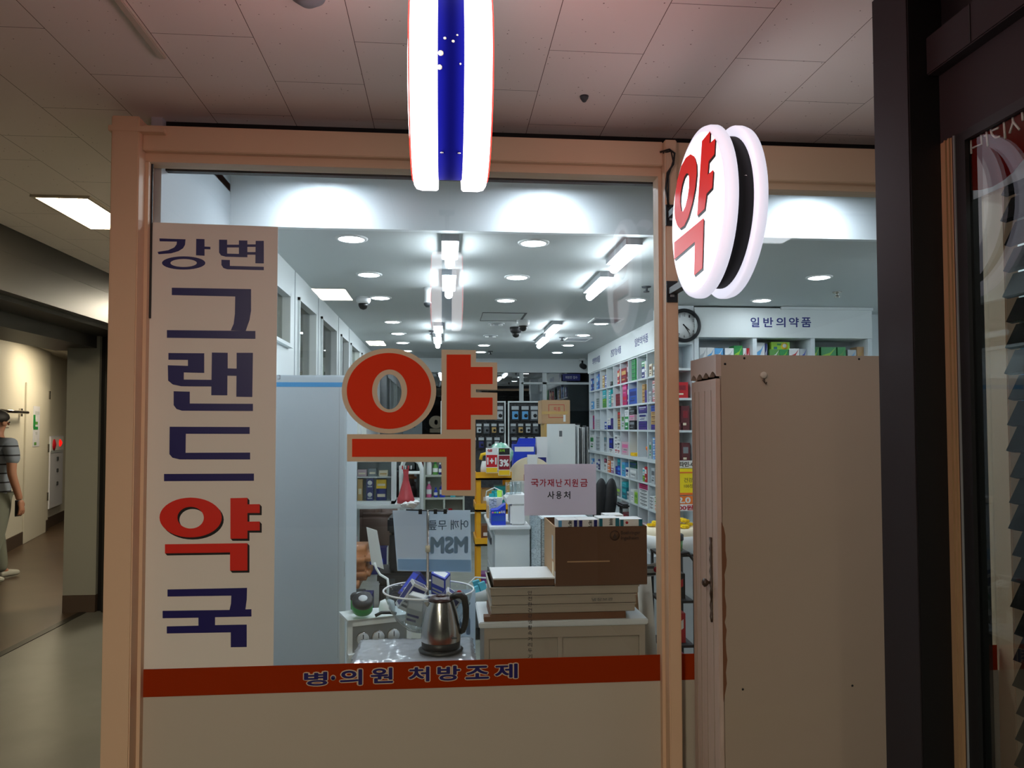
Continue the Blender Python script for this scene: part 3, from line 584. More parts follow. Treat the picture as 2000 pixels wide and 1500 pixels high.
for yy, zz in ((2.099, 2.225),): b = MB('steel'); b.lathe([(.005, 0), (.004, .002)], (0, 0, 0), 'Y', 10, T=Matrix.Translation((.868, yy-.0, zz))); b.build('screw', rs)
# ------------------------------------------------------------------ tall cabinet in front of the second window
cb = thing('tall_cabinet', 'tall beige laminate cabinet with chipped door edge standing in front of the second window', 'cabinet', (1.225, 2.64, 0))
CX0, CX1, CY0, CY1, CZ = .938, 1.513, 2.50, 2.765, 1.748
b = MB('cabinet_side'); b.box(CX0, CX1, CY0, CY0+.018, .0, CZ-.002); b.box(CX0+.0, CX1, CY1-.018, CY1, 0, CZ-.002); b.box(CX1-.018, CX1, CY0+.018, CY1-.018, 0, CZ-.002); b.box(CX0, CX1-.018, CY0+.018, CY1-.018, CZ-.02, CZ-.002); b.box(CX0, CX1-.018, CY0+.018, CY1-.018, .06, .08)
for x, z in ((1.02, 1.735), (1.43, 1.735), (.952, 1.715), (1.0, .62), (1.385, .62)): b.lathe([(.004, 0), (.0035, .001)], (x, CY0-.001, z), 'Y', 10, m='near_black')
b.build('carcass', cb)
b = MB('cabinet_door')   # scalloped rail over the door
pts = [(CY0, CZ), (CY1, CZ)]
low = []
for i in range(4):
    y0 = CY0+.0+i*(CY1-CY0)/4; wv = (CY1-CY0)/4
    for k in range(7): low.append((y0+wv*k/7, CZ-.075+.018*math.sin(PI*k/7)))
low.append((CY1, CZ-.075)); poly = pts + low[::-1]
b.prism(poly, lambda p: (CX0-.018, p[0], p[1]), lambda p: (CX0, p[0], p[1])); b.build('scalloped_rail', cb)
d = MB('wood_grain_door'); d.box(CX0-.017, CX0-.001, CY0+.004, CY1-.004, .06, CZ-.082, bev=.002); 
for y in (CY0+.05, CY0+.115, CY1-.09, CY1-.045): d.box(CX0-.0185, CX0-.0168, y, y+.004, .1, CZ-.12, 'cabinet_side')
dd = d.build('door', cb)
b = MB('bronze')
zc = .965
for i in range(15):
    z = zc-.135+i*.0193; b.lathe([(.004+.003*(i % 2), 0), (.007-.003*(i % 2), .0193)], (CX0-.020, CY0+.062, z), n=8)
b.lathe([(.006, 0), (.005, -.012), (.013, -.020), (.015, -.028), (.008, -.034), (.001, -.035)], (CX0-.018, CY0+.062, zc), 'X', 16)
b.build('knob', dd)
b = MB('raw_edge')
zz = 1.16; pr = []
while zz > .60: pr.append((R.uniform(.002, .012), zz)); zz -= R.uniform(.02, .05)
poly = [(CX0-.001, 1.18)] + [(CX0+(-.001), z) for w_, z in pr[:0]] + [(CX0+.004+w_, z) for w_, z in pr] + [(CX0-.001, .58)]
b.prism(poly, lambda p: (p[0]-.004, CY0-.0008, p[1]), lambda p: (p[0]-.004, CY0+.0002, p[1])); relabel(b.build('chipped_edge', cb), 'torn brown laminate edge')
b = MB('ivory_panel'); p = at(1491, 733, Y=CY0)
b.lathe([(.012, 0), (.012, -.004), (.009, -.006)], (p.x, CY0, p.z), 'Y', 20); b.tube([(p.x, CY0-.003, p.z-.01), (p.x+.002, CY0-.006, p.z-.024), (p.x+.003, CY0-.014, p.z-.030), (p.x+.003, CY0-.018, p.z-.024)], .0022, m='bronze', n=8); b.tube([(p.x-.004, CY0-.003, p.z-.016), (p.x+.002, CY0-.006, p.z-.026)], .0018, m='bronze', n=8)
tag(b.build('wall_hook'), 'small round stick-on hook on the side of the tall beige cabinet', 'hook')
b = MB('ivory_panel')
b.tube([(1.68, 2.70, 0), (1.68, 2.70, .45), (1.675, 2.72, .52), (1.66, 2.76, .55)], .012); b.tube([(1.69, 2.72, 0), (1.69, 2.72, .2), (1.66, 2.79, .29)], .012)
tag(b.build('bent_pipe'), 'bent cream pipes between the tall cabinet and the dark pier', 'pipe')

# ------------------------------------------------------------------ inside, beside the glass
fg = thing('refrigerator', 'large white refrigerator with pale blue stripe behind the name banner', 'refrigerator', (-.78, 4.35, 0))
FX0, FX1, FY, FZ = -.93, -.517, 4.06, 1.777
b = MB('fridge_white'); b.box(FX0, FX1, FY+.03, 4.6, .03, FZ, bev=.012); b.box(FX0+.02, FX1-.02, FY+.05, 4.58, 0, .03, 'dark_grey'); b.build('body', fg)
b = MB('fridge_white'); b.box(FX0, FX1, FY, FY+.028, .06, FZ, bev=.006); b.box(FX0+.002, FX1-.002, FY-.0008, FY, FZ-.062, FZ-.038, 'skyblue'); b.box(FX1-.035, FX1-.033, FY-.0008, FY, .3, FZ-.07, 'light_grey')
dd = b.build('door', fg); b = MB('dark_grey'); 
p = at(545, 737, Y=FY); b.box(p.x-.008, p.x+.006, FY-.001, FY, p.z-.010, p.z-.008); b.box(p.x-.008, p.x+.006, FY-.001, FY, p.z+.010, p.z+.012); b.box(p.x+.004, p.x+.006, FY-.001, FY, p.z-.01, p.z+.012); b.build('emblem', dd)
MB('light_grey').box(FX1-.004, FX1, FY-.002, FY, .72, .80).build('label_plate', dd)

# low table with the kettle
tb = thing('low_table', 'low brown cardboard box table behind the red band carrying the kettle', 'table', (-.12, 3.16, 0))
b = MB('carton_brown'); b.box(-.355, .115, 2.98, 3.30, .0, .575); b.box(-.36, .12, 2.975, 3.305, .535, .575, 'wood_brown'); b.build('box_body', tb)
pk = MB('plastic_wrap')
nx, ny = 44, 22; vs = []; fs = []
for j in range(ny+1):
    for i in range(nx+1):
        x = -.36+.485*i/nx; y = 2.97+.33*j/ny; e = 0 if 0 < i < nx and 0 < j < ny else 1
        vs.append((x+R.uniform(-.004, .004), y+R.uniform(-.003, .003), .602+R.uniform(-.0015, .0015)+.003*abs(math.sin(9*x+23*y+3*math.sin(7*y)))-(.012 if e else 0)))
for j in range(ny):
    for i in range(nx): a = j*(nx+1)+i; fs.append((a, a+1, a+nx+2, a+nx+1))
pk.faces(vs, fs, smooth=True)
pw = thing('wrapped_pack', 'flat white pack in crinkled clear plastic under the kettle', 'packet', (-.12, 3.13, .576))
pk.build('plastic_film', pw); b = MB('white'); b.box(-.345, .11, 2.985, 3.285, .577, .597, bev=.004); b.build('contents', pw)
# kettle
KX, KY, KZ = -.012, 3.09, .607
kt = thing('electric_kettle', 'brushed steel electric kettle with black handle standing on the plastic-wrapped pack', 'kettle', (KX, KY, KZ))
b = MB('black'); b.lathe([(.088, 0), (.09, .006), (.082, .012), (.075, .014)], (KX, KY, KZ)); b.build('power_base', kt)
b = MB('brushed'); prof = [(.079, .042), (.0795, .06), (.077, .09), (.072, .12), (.064, .155), (.055, .185), (.050, .198)]
b.lathe(prof, (KX, KY, KZ), n=48, cap=False)
b.prism([(-.040, .160), (-.052, .196), (-.068, .196), (-.056, .178)], lambda p: (KX+p[0], KY-.018, KZ+p[1]), lambda p: (KX+p[0], KY+.018, KZ+p[1]))
b.build('body', kt)
b = MB('black'); b.lathe([(.074, .014), (.077, .018), (.078, .043)], (KX, KY, KZ), n=48); b.build('lower_ring', kt)
b = MB('kettle_lid'); b.lathe([(.051, .198), (.050, .206), (.040, .213), (.02, .217), (.001, .218)], (KX, KY, KZ), n=40); b.lathe([(.024, .214), (.020, .222), (.002, .224)], (KX, KY, KZ), n=24); b.build('lid', kt)
b = MB('black')
path = [(.040, .208), (.062, .219), (.080, .219), (.094, .205), (.100, .170), (.100, .130), (.096, .100), (.088, .078), (.076, .072)]
for (x0, z0), (x1, z1) in zip(path, path[1:]):
    pass
b.tube([(KX+x, KY-.012, KZ+z) for x, z in path], [.010, .013, .014, .014, .013, .0125, .012, .011, .010], n=12)
b.tube([(KX+x, KY+.004, KZ+z) for x, z in path], [.010, .013, .014, .014, .013, .0125, .012, .011, .010], n=12)
hd = b.build('handle', kt); MB('red').box(KX+.064, KX+.082, KY-.01, KY+.004, KZ+.228, KZ+.237, bev=.003).build('switch', hd)
b = MB('black'); text_on(b, 'KITCHEN', (KX+.045, KY-.071, KZ+.065), .022, .005, m='dark_grey'); b.bm.free()
MB('dark_grey').box(KX+.045, KX+.064, KY-.0700, KY-.060, KZ+.062, KZ+.066).build('badge', kt)

# stand with clear bowl and clipped sheet
PX, PY = -.075, 3.55
ds = thing('display_stand', 'slim steel display stand carrying a clear bowl behind the kettle', 'display stand', (PX, PY, 0))
b = MB('steel'); b.lathe([(.14, 0), (.14, .012), (.02, .02)], (PX, PY, 0)); b.build('base', ds)
b = MB('steel'); b.tube([(PX, PY, .012), (PX, PY, 1.118)], .0065); b.lathe([(.011, .925), (.011, .955)], (PX, PY, 0), m='cream'); b.build('pole', ds)
b = MB('soft_black'); b.tube([(PX-.10, PY, 1.120), (PX+.09, PY-.005, 1.112)], .003, n=8)
for dx in (-.035, .035, .08): b.box(PX+dx-.008, PX+dx+.008, PY-.008, PY+.006, 1.10, 1.122)
b.build('clip_bar', ds)
b = MB('bowl_plastic'); prof = [(.02, .572), (.10, .578), (.15, .62), (.180, .67), (.198, .72), (.205, .745), (.208, .752), (.204, .752), (.194, .72), (.176, .67), (.146, .625), (.098, .585), (.02, .579)]
b.lathe(prof, (PX+.005, PY, 0), n=56, cap=False); b.lathe([(.207+.0042*math.cos(a), .752+.0042*math.sin(a)) for a in [2*PI*i/10 for i in range(11)]], (PX+.005, PY, 0), n=56, cap=False, m='white')
b.build('bowl', ds)
b = MB('white'); p = (PX-.085, PY+.005, 1.14)
for i in range(9): b.lathe([(.001, -.012), (.016, -.004), (.018, .006), (.001, .016)], (p[0]+R.uniform(-.025, .03), p[1]+R.uniform(-.01, .01), p[2]+R.uniform(-.008, .012)), n=7, smooth=False)
tag(b.build('crumpled_tissue'), 'white crumpled tissue tied to the top of the display stand', 'tissue')
hsht = thing('hanging_sheet', 'pale blue translucent sheet with mirror-read lettering clipped above the clear bowl', 'poster', (PX, PY+.012, .83))
b = MB('hanging_sheet'); y = PY+.016
b.faces([(-.215, y, .838), (.128, y-.01, .826), (.122, y-.01, 1.115), (-.238, y, 1.116)], [(0, 1, 2, 3)]); b.faces([(-.215, y-.001, .838), (.128, y-.011, .826), (.122, y-.011, 1.115), (-.238, y-.001, 1.116)], [(0, 1, 2, 3)]); b.build('sheet', hsht)
b = MB('hanging_sheet_light'); b.quad((-.216, y-.003, .90), (PX, y-.006, .895), (PX, y-.006, 1.112), (-.234, y-.003, 1.114)); b.build('backing_card', hsht)
b = MB('sheet_ink2'); text_on(b, '어깨 무릎', (.02, y-.013, 1.048), .185, .046, m='sheet_ink2', bold=.006, mirror=True); text_on(b, 'MSM', (.024, y-.013, .955), .175, .08, m='sheet_ink', bold=.05, mirror=True); b.build('lettering', hsht)
MB('sheet_ink').quad((-.212, y-.004, .842), (.125, y-.0135, .831), (.124, y-.0135, .885), (-.213, y-.004, .893)).build('blue_strip', hsht)
h2 = thing('standing_sheet', 'second pale blue translucent sheet standing low behind the kettle', 'poster', (.07, 3.78, 0))
b = MB('hanging_sheet'); b.box(-.10, .155, 3.78, 3.783, .16, .70); b.build('sheet', h2)
b = MB('sheet_ink'); text_on(b, 'MSN', (.03, 3.779, .52), .20, .085, m='sheet_ink', bold=.05, mirror=True); text_on(b, '어깨', (.05, 3.779, .63), .16, .04, m='sheet_ink2', mirror=True); b.build('lettering', h2)
b = MB('dark_grey'); b.box(-.04, .09, 3.76, 3.80, 0, .16, bev=.004); b.build('foot', h2)
# medicine cartons in the bowl
def small_box(name, label, cat, w_, d_, h_, loc, rot, cm, acc, group=None):
    b = MB(cm); b.box(-w_/2, w_/2, -d_/2, d_/2, 0, h_)
    for sx in (-1, 1):
        b.box(-w_*.42, w_*.42, sx*(d_/2), sx*(d_/2+.0006), h_*.55, h_*.9, acc[0]); b.box(-w_*.42, w_*.15, sx*(d_/2), sx*(d_/2+.0006), h_*.12, h_*.2, acc[1]); b.box(-w_*.42, w_*.3, sx*(d_/2), sx*(d_/2+.0006), h_*.28, h_*.36, acc[1])
        b.box(sx*(w_/2), sx*(w_/2+.0006), -d_*.4, d_*.4, h_*.1, h_*.9, acc[0])
    b.box(-w_*.4, w_*.4, -d_*.35, d_*.35, h_, h_+.0006, acc[0])
    o = b.build(name, None, loc=loc, rot=rot); return tag(o, label, cat, group)
BX = [(-.185, -.03, .675, (.35, .5, .5), 'white', ('navyblue', 'ink_grey'), 'white and navy box leaning over the rim of the clear bowl, partway out'),
      (-.11, .045, .64, (.1, -.35, .3), 'navyblue', ('light_grey', 'white'), 'navy box sunk in the middle of the clear bowl'),
      (-.13, -.10, .625, (.15, .2, -.35), 'light_grey', ('white', 'navyblue'), 'pale box standing at the front of the clear bowl with small print'),
      (-.015, .12, .705, (.5, .3, -.5), 'royal', ('white', 'light_grey'), 'blue box with white panel lying on top of the bowl pile'),
      (-.185, .10, .69, (.2, .75, .9), 'navyblue', ('royal', 'white'), 'dark blue box tipped at the back of the clear bowl'),
      (-.03, -.09, .65, (.3, .6, .2), 'white', ('navyblue', 'ink_grey'), 'white box beside the kettle at the front of the bowl pile'),
      (-.075, .0, .592, (.05, .1, .15), 'navyblue', ('white', 'light_grey'), 'navy box lying at the bottom of the clear bowl')]
for x, dy, z, rot, c, acc, l in BX: small_box('medicine_box', l, 'box', .078, .046, .135, (x, PY+dy, z), rot, c, acc, 'medicine boxes in the clear bowl')

# low white chest with trays and the carton
lc = thing('low_chest', 'low white two-panel chest behind the glass under the stack of trays', 'chest', (.5, 3.3, 0))
b = MB('tray_white'); b.box(.165, .84, 3.16, 3.51, 0, .675); b.box(.143, .852, 3.14, 3.52, .675, .70, 'shelf_white', bev=.004)
b.box(.165, .84, 3.148, 3.16, .63, .675); b.box(.165, .185, 3.148, 3.16, 0, .63); b.box(.815, .84, 3.148, 3.16, 0, .63); b.box(.47, .49, 3.148, 3.16, 0, .63); b.build('carcass', lc)
b = MB('wood_brown'); b.box(.19, .76, 3.155, 3.42, .7005, .728); b.box(.165, .27, 3.15, 3.2, .7005, .72)
tag(b.build('wooden_board'), 'thin brown wooden board lying on the low white chest under the trays', 'board')
z = .729
for i, (x0, x1, h) in enumerate(((.195, .80, .036), (.197, .805, .038), (.192, .815, .036))):
    b = MB('tray_white'); b.box(x0, x1, 3.158, 3.50, z, z+h-.0015, bev=.002); b.box(x0-.004, x1+.004, 3.154, 3.504, z+h-.008, z+h-.0015, bev=.001)
    if i == 1: text_on(b, '냉장보관', (.66, 3.153, z+.016), .09, .012, m='ink_grey')
    tag(b.build('flat_tray'), ['bottom', 'middle', 'top'][i]+' pale flat tray of the stack under the large carton', 'tray', 'pale flat trays in a stack'); z += h
b = MB('tray_white'); b.box(.205, .46, 3.17, 3.42, z, z+.028, 'carton_brown'); b.box(.203, .462, 3.168, 3.422, z+.028, z+.034, 'white'); tag(b.build('shallow_box'), 'shallow white-topped box lying on the tray stack beside the large carton', 'box')
ZT = z
ct = thing('large_carton', 'large open brown carton with printed emblem standing on the tray stack', 'carton', (.66, 3.3, ZT))
b = MB('carton_brown'); t = .005; X0, X1, Y0, Y1, Z1 = .462, .852, 3.15, 3.50, ZT+.245
b.box(X0, X1, Y0, Y0+t, ZT, Z1, bev=.002); b.box(X0, X1, Y1-t, Y1, ZT, Z1); b.box(X1-t, X1, Y0+t, Y1-t, ZT, Z1); b.box(X0, X0+t, Y0+t, Y1-t, ZT, Z1, 'carton_light'); b.box(X0+t, X1-t, Y0+t, Y1-t, ZT, ZT+t)  # left wall in a lighter brown, lit side put into the colour
b.build('carton_body', ct)
b = MB('print_brown'); ex, ez = X0+.252, Z1-.038
b.lathe([(.021, 0), (.021, -.0008)], (ex, Y0, ez), 'Y', 32); b.lathe([(.0175, -.0008), (.0175, -.0012)], (ex, Y0, ez), 'Y', 32, m='carton_brown')
b.prism([(-.007, -.013), (.007, -.013), (.007, .001), (.003, .001), (.003, .005), (0, .009), (-.003, .005), (-.003, .001), (-.007, .001)], lambda p: (ex+p[0], Y0-.0012, ez+p[1]), lambda p: (ex+p[0], Y0-.0016, ez+p[1]))
text_on(b, 'Boehringer', (ex+.068, Y0, ez+.009), .084, .020, m='print_brown', bold=.02); text_on(b, 'Ingelheim', (ex+.064, Y0, ez-.013), .076, .020, m='print_brown', bold=.02)
b.build('printed_emblem', ct)
b = MB('cream'); b.box(X0+.05, X0+.23, Y0-.0008, Y0, ZT+.098, ZT+.103, 'carton_light'); b.box(X0-.0008, X0, 3.21, 3.25, ZT+.10, ZT+.2, 'light_grey'); b.box(X0-.0008, X0, 3.20, 3.24, ZT+.03, ZT+.09, 'cream'); b.box(X0-.0008, X0, Y0+.0, Y0+.02, ZT+.01, ZT+.06, 'white'); b.build('tape', ct)
MX = [(.475, .560, 'white', 'skyblue', '메기', 'white box with blue panel first in the large carton'), (.562, .645, 'white', 'navyblue', '메기', 'white box with navy band second in the large carton'),
      (.648, .735, 'white', 'dteal', '타이레', 'white box with teal side third in the large carton'), (.738, .835, 'white', 'dteal', '', 'white box with red dot last in the large carton')]
for i, (x0, x1, c, a, tx, l) in enumerate(MX):
    b = MB(c); zt = ZT+.245+.028+.006*(i == 2)
    b.box(x0, x1, 3.158, 3.26, ZT+.006, zt); b.box(x0+.002, x0+.016, 3.1572, 3.158, zt-.05, zt-.002, a)
    if i < 2: b.box(x1-.018, x1-.004, 3.1572, 3.158, zt-.05, zt-.001, 'navyblue')
    else: b.box(x1-.016, x1, 3.1572, 3.158, zt-.05, zt, a)
    if tx: text_on(b, tx, ((x0+x1)/2+.008, 3.158, zt-.016), .026, .016, m='ink', bold=.03, ax=(Vector((0, 0, -1)), Vector((1, 0, 0)), Vector((0, -1, 0))))
    if i == 3: b.lathe([(.006, 0), (.006, -.001)], (x0+.03, 3.158, zt-.014), 'Y', 16, m='red')
    tag(b.build('medicine_box'), l, 'box', 'white medicine boxes in the large carton')
b = MB('white'); b.box(.70, .78, 3.27, 3.36, ZT+.006, ZT+.245+.034); b.box(.70, .715, 3.2692, 3.27, ZT+.2, ZT+.279, 'dteal'); tag(b.build('medicine_box'), 'white box standing behind the others in the large carton', 'box', 'white medicine boxes in the large carton')
# handwritten notice on a clear holder
nt = thing('notice_sheet', 'white notice with handwritten red and black Korean lettering above the large carton', 'notice', (.506, 3.512, ZT+.2))
b = MB('notice_paper'); p, q = at(1024, 1007, Y=3.513), at(1164, 906, Y=3.513)
b.box(p.x, q.x, 3.5125, 3.5135, p.z, q.z); b.build('paper', nt)
b = MB('ink_red'); 
xs = [(1037,1052),(1054,1067),(1069,1082),(1086,1098),(1102,1114),(1117,1129),(1133,1148)]
for ch, (x0, x1) in zip('국가재난지원금', xs):
    u = at((x0+x1)/2, 943, Y=3.512); text_on(b, ch, (u.x, 3.5124, u.z), (x1-x0)/1480*3.51, .036, m='ink_red', bold=.018)
for ch, (x0, x1) in zip('사용처', [(1069,1083),(1086,1097),(1101,1114)]):
    u = at((x0+x1)/2, 967, Y=3.512); text_on(b, ch, (u.x, 3.5124, u.z), (x1-x0)/1480*3.51, .036, m='ink', bold=.018)
b.build('handwriting', nt)
b = MB('acrylic'); b.box(p.x+.03, q.x-.005, 3.514, 3.518, ZT+.10, q.z-.02); b.box(p.x+.1, q.x-.005, 3.5005, 3.514, ZT+.10, ZT+.11); b.build('clear_holder', nt)
# white post with torn sticker, box and orange knob behind the mullion
wp = thing('white_post', 'leaning pale paper roll standing beside the low chest with a grey sticker', 'roll', (.97, 3.5, 0))
b = MB('tray_white'); b.tube([(.985, 3.5, 0), (.935, 3.52, .80)], .034, n=18); b.build('roll', wp)
b = MB('light_grey'); u = at(1272, 1112, Y=3.46)
b.prism([(-.036, -.035), (-.03, .03), (-.012, .024), (.02, .032), (.036, .012), (.038, -.016), (.01, -.03)], lambda p: (u.x+p[0], 3.455, u.z+p[1]), lambda p: (u.x+p[0], 3.457, u.z+p[1]))
b.lathe([(.013, 0), (.013, -.001)], (u.x+.022, 3.455, u.z), 'Y', 18, m='ink_red'); b.box(u.x-.02, u.x+.012, 3.4542, 3.455, u.z+.004, u.z+.016, 'ink_grey'); b.box(u.x-.026, u.x+.02, 3.4542, 3.455, u.z-.026, u.z-.016, 'ink'); b.build('sticker', wp)
b = MB('carton_light'); b.box(.90, .985, 3.70, 3.80, 0, .98); b.box(.902, .983, 3.6995, 3.70, .965, .97, 'carton_brown'); tag(b.build('tall_carton'), 'tall narrow brown carton standing behind the leaning paper roll', 'carton')
u = at(1249, 1170, Y=3.5); b = MB('orange'); b.lathe([(.001, -.026), (.02, -.022), (.024, 0), (.02, .022), (.001, .026)], (u.x, 3.64, u.z), n=18); b.tube([(u.x, 3.64, 0), (u.x, 3.64, u.z-.022)], .008, m='steel'); tag(b.build('orange_ball'), 'orange round ball on a thin rod behind the tray stack', 'ball')

# white rack with dials, green canisters
gr = thing('dial_rack', 'white metal rack with a row of round dials beside the refrigerator', 'rack', (-.33, 3.9, 0))
T = Matrix.Translation((-.468, 3.80, 0)) @ Matrix.Rotation(math.radians(20), 4, 'Z')
b = MB('white_paint'); b.box(0, .324, 0, .024, .525, .555, T=T); b.box(0, .024, 0, .024, 0, .545, T=T); b.box(.30, .324, 0, .024, 0, .545, T=T); b.box(0, .324, 0, .2, .545, .557, T=T); b.box(0, .28, -.024, .024, .375, .395, T=T); b.box(0, .024, .176, .20, 0, .545, T=T); b.box(.30, .324, .176, .20, 0, .545, T=T); b.build('frame', gr)
b = MB('grey'); b.box(.024, .30, .008, .012, .395, .525, T=T); b.build('dial_panel', gr)
for i in range(3):
    b = MB('steel'); TT = T @ Matrix.Translation((.075+.078*i, .006, .46)); b.lathe([(.033, 0), (.033, -.010), (.030, -.012)], (0, 0, 0), 'Y', 24, T=TT); b.lathe([(.0295, -.0122), (.0295, -.013)], (0, 0, 0), 'Y', 24, m='light_grey', T=TT); b.box(-.002, .002, -.0145, -.0132, -.004, .022, 'ink', T=TT); b.build('dial', gr)
def canister(x, y, z, s, label, tilt):
    t = thing('canister', label, 'canister', (x, y, z)); t.rotation_euler = tilt
    MB('green').lathe([(s*.7, 0), (s, s*.3), (s, s*1.2)], (0, 0, 0)).build('body', t, local=True); MB('rubber').lathe([(s*1.04, s*1.2), (s*1.04, s*1.55), (s*.9, s*1.75)], (0, 0, 0)).build('lid', t, local=True)
    MB('light_grey').lathe([(s*.45, s*1.75), (s*.42, s*1.8)], (0, 0, 0)).build('label_disc', t, local=True)
canister(-.405, 3.865, .585, .050, 'green canister with black lid tilted on top of the dial rack', (.55, .1, 0)); canister(-.425, 3.985, .558, .052, 'black-lidded canister standing upright behind the tilted one on the dial rack', (0, 0, 0))
b = MB('white_paint'); b.lathe([(.040, 0), (.042, .022), (.036, .054), (.016, .064)], (-.29, 3.955, .558)); b.tube([(-.29, 3.955, .61), (-.285, 3.965, .69), (-.29, 3.98, .72), (-.33, 4.0, .74), (-.35, 4.01, .77), (-.36, 4.01, .80)], .0065)
b.prism([(-.375, .79), (-.312, .765), (-.348, .965), (-.402, .983)], lambda p: (p[0], 4.01, p[1]), lambda p: (p[0], 4.018, p[1]))
tag(b.build('white_lamp'), 'white flat-headed lamp with curled neck standing on the dial rack', 'lamp')
b = MB('rubber'); b.tube([(-.34, 3.845, .566), (-.31, 3.85, .58), (-.27, 3.87, .575), (-.24, 3.885, .566)], .008); tag(b.build('black_strap'), 'black strap lying beside the tilted canister on the dial rack', 'strap')
# ------------------------------------------------------------------ deeper in the shop, left
sf = thing('sofa', 'brown leather sofa along the partition behind the refrigerator', 'sofa', (-.72, 8.75, 0))
b = MB('sofa_brown'); b.box(-.92, -.50, 8.40, 9.3, .06, .34, bev=.04); b.build('seat', sf); MB('sofa_brown').box(-.93, -.74, 8.43, 9.28, .345, .72, bev=.06).build('backrest', sf)
MB('sofa_brown').box(-.92, -.50, 8.24, 8.395, .06, .58, bev=.05).build('armrest', sf); MB('sofa_brown').box(-.92, -.50, 9.305, 9.45, .06, .58, bev=.05).build('armrest', sf)
st = thing('leather_stool', 'tan leather padded stool in two tiers behind the white lamp', 'stool', (-.70, 6.2, 0))
b = MB('orange_leather'); b.box(-.90, -.55, 6.0, 6.45, .38, .56, bev=.07); b.build('upper_cushion', st); MB('orange_leather').box(-.90, -.66, 5.95, 6.4, .18, .375, bev=.07).build('lower_cushion', st); MB('orange_leather').box(-.90, -.58, 6.05, 6.4, .30, .40, bev=.03).build('middle_band', st)
MB('dark_grey').box(-.88, -.64, 6.05, 6.35, 0, .18).build('base', st)
b = MB('red'); b.box(-.72, -.62, 5.6, 5.8, 0, .17, bev=.03); tag(b.build('red_bag'), 'dark red bag on the floor in front of the leather stool', 'bag')
b = MB('navyblue'); b.box(-.63, -.55, 5.85, 6.1, 0, .22); b.box(-.632, -.63, 5.87, 6.08, .04, .1, 'white'); tag(b.build('navy_carton'), 'small navy carton on the floor beside the red bag', 'carton')
b = MB('navyblue'); b.box(-.76, -.585, 7.9, 8.05, 0, .27); b.box(-.585, -.578, 7.9, 8.05, 0, .27, 'white'); b.box(-.74, -.62, 7.8992, 7.9, .1, .16, 'royal'); tag(b.build('blue_carton'), 'dark blue carton on the floor in front of the brown sofa', 'carton')
b = MB('mauve'); b.box(-.93, -.86, 7.6, 7.7, 0, .42); b.box(-.928, -.862, 7.599, 7.6, .30, .38, 'orange'); tag(b.build('tall_leaflet_box'), 'mauve and orange leaflet box beside the refrigerator edge', 'box')
def tool_case(x0, x1, y0, y1, z0, z1, label):
    t = thing('tool_case', label, 'case', ((x0+x1)/2, (y0+y1)/2, z0)); b = MB('soft_black'); b.box(x0, x1, y0, y1, z0, z0+(z1-z0)*.72, bev=.02); b.build('body', t)
    b = MB('soft_black'); b.box(x0-.015, x1+.015, y0-.015, y1+.015, z0+(z1-z0)*.73, z1, bev=.015); b.build('lid', t)
    for x in (x0+.08, x1-.12): MB('dark_grey').box(x, x+.05, y0-.024, y0-.0155, z0+(z1-z0)*.6, z0+(z1-z0)*.86, bev=.003).build('latch', t)
    return t
tool_case(-.52, -.02, 6.2, 6.6, .05, .33, 'wide black tool case on the floor, lower of the pair behind the clear bowl'); tool_case(-.44, -.10, 6.22, 6.55, .331, .77, 'tall black tool case stacked on the wide black one')
b = MB('soft_black')
for x in (-.46, -.08): b.tube([(x, 6.3, .025), (x+.03, 6.3, .025)], .025); b.tube([(x, 6.5, .025), (x+.03, 6.5, .025)], .025)
tag(b.build('dolly'), 'low black castor dolly under the tool cases', 'dolly')
# white table with showcase
tt = thing('white_table', 'white side table holding the glazed showcase', 'table', (-.68, 8.1, 0))
b = MB('white_paint'); b.box(-.95, -.42, 7.72, 8.2, .685, .725, bev=.006); b.build('table_top', tt)
for x, y in ((-.92, 7.76), (-.46, 7.76), (-.92, 8.14), (-.46, 8.14)): MB('white_paint').box(x, x+.03, y, y+.03, 0, .685).build('leg', tt)
sc = thing('showcase', 'small white glazed showcase of yellow and navy packets on the white table', 'showcase', (-.72, 7.95, .726))
X0, X1, Y0, Y1, Z0, Z1 = -.925, -.50, 7.8, 8.1, .726, 1.34
b = MB('white_paint')
for q in ((X0, X0+.035, Y0, Y1, Z0, Z1), (X1-.035, X1, Y0, Y1, Z0, Z1), (X0, X1, Y0, Y1, Z0, Z0+.03), (X0, X1, Y0, Y1, Z1-.03, Z1), (X0, X1, Y1-.02, Y1, Z0, Z1)): b.box(*q)
b.build('frame', sc); MB('pane').box(X0+.035, X1-.035, Y0+.005, Y0+.009, Z0+.03, Z1-.03).build('glass_door', sc)
for z in (.99, 1.15): MB('white_paint').box(X0+.035, X1-.035, Y0+.03, Y1-.02, z, z+.012).build('shelf', sc)
PK = [(-.88, .757, .05, .22, 'tan', 'yellow packet tower at the partition end'), (-.79, .757, .07, .225, 'navyblue', 'navy packet tower with white ovals in the middle'), (-.69, .757, .10, .12, 'navyblue', 'dark packet under the yellow one'), (-.69, .878, .10, .09, 'yellow', 'yellow packet set on the dark one'),
      (-.88, 1.003, .09, .07, 'mauve', 'mauve packet on the middle shelf'), (-.77, 1.003, .08, .08, 'grey', 'grey packet on the middle shelf'), (-.665, 1.003, .09, .06, 'cream', 'cream packet on the middle shelf'), (-.86, 1.163, .1, .1, 'dred', 'dark red packet on the upper shelf'), (-.7, 1.163, .1, .09, 'blue', 'blue packet on the upper shelf')]
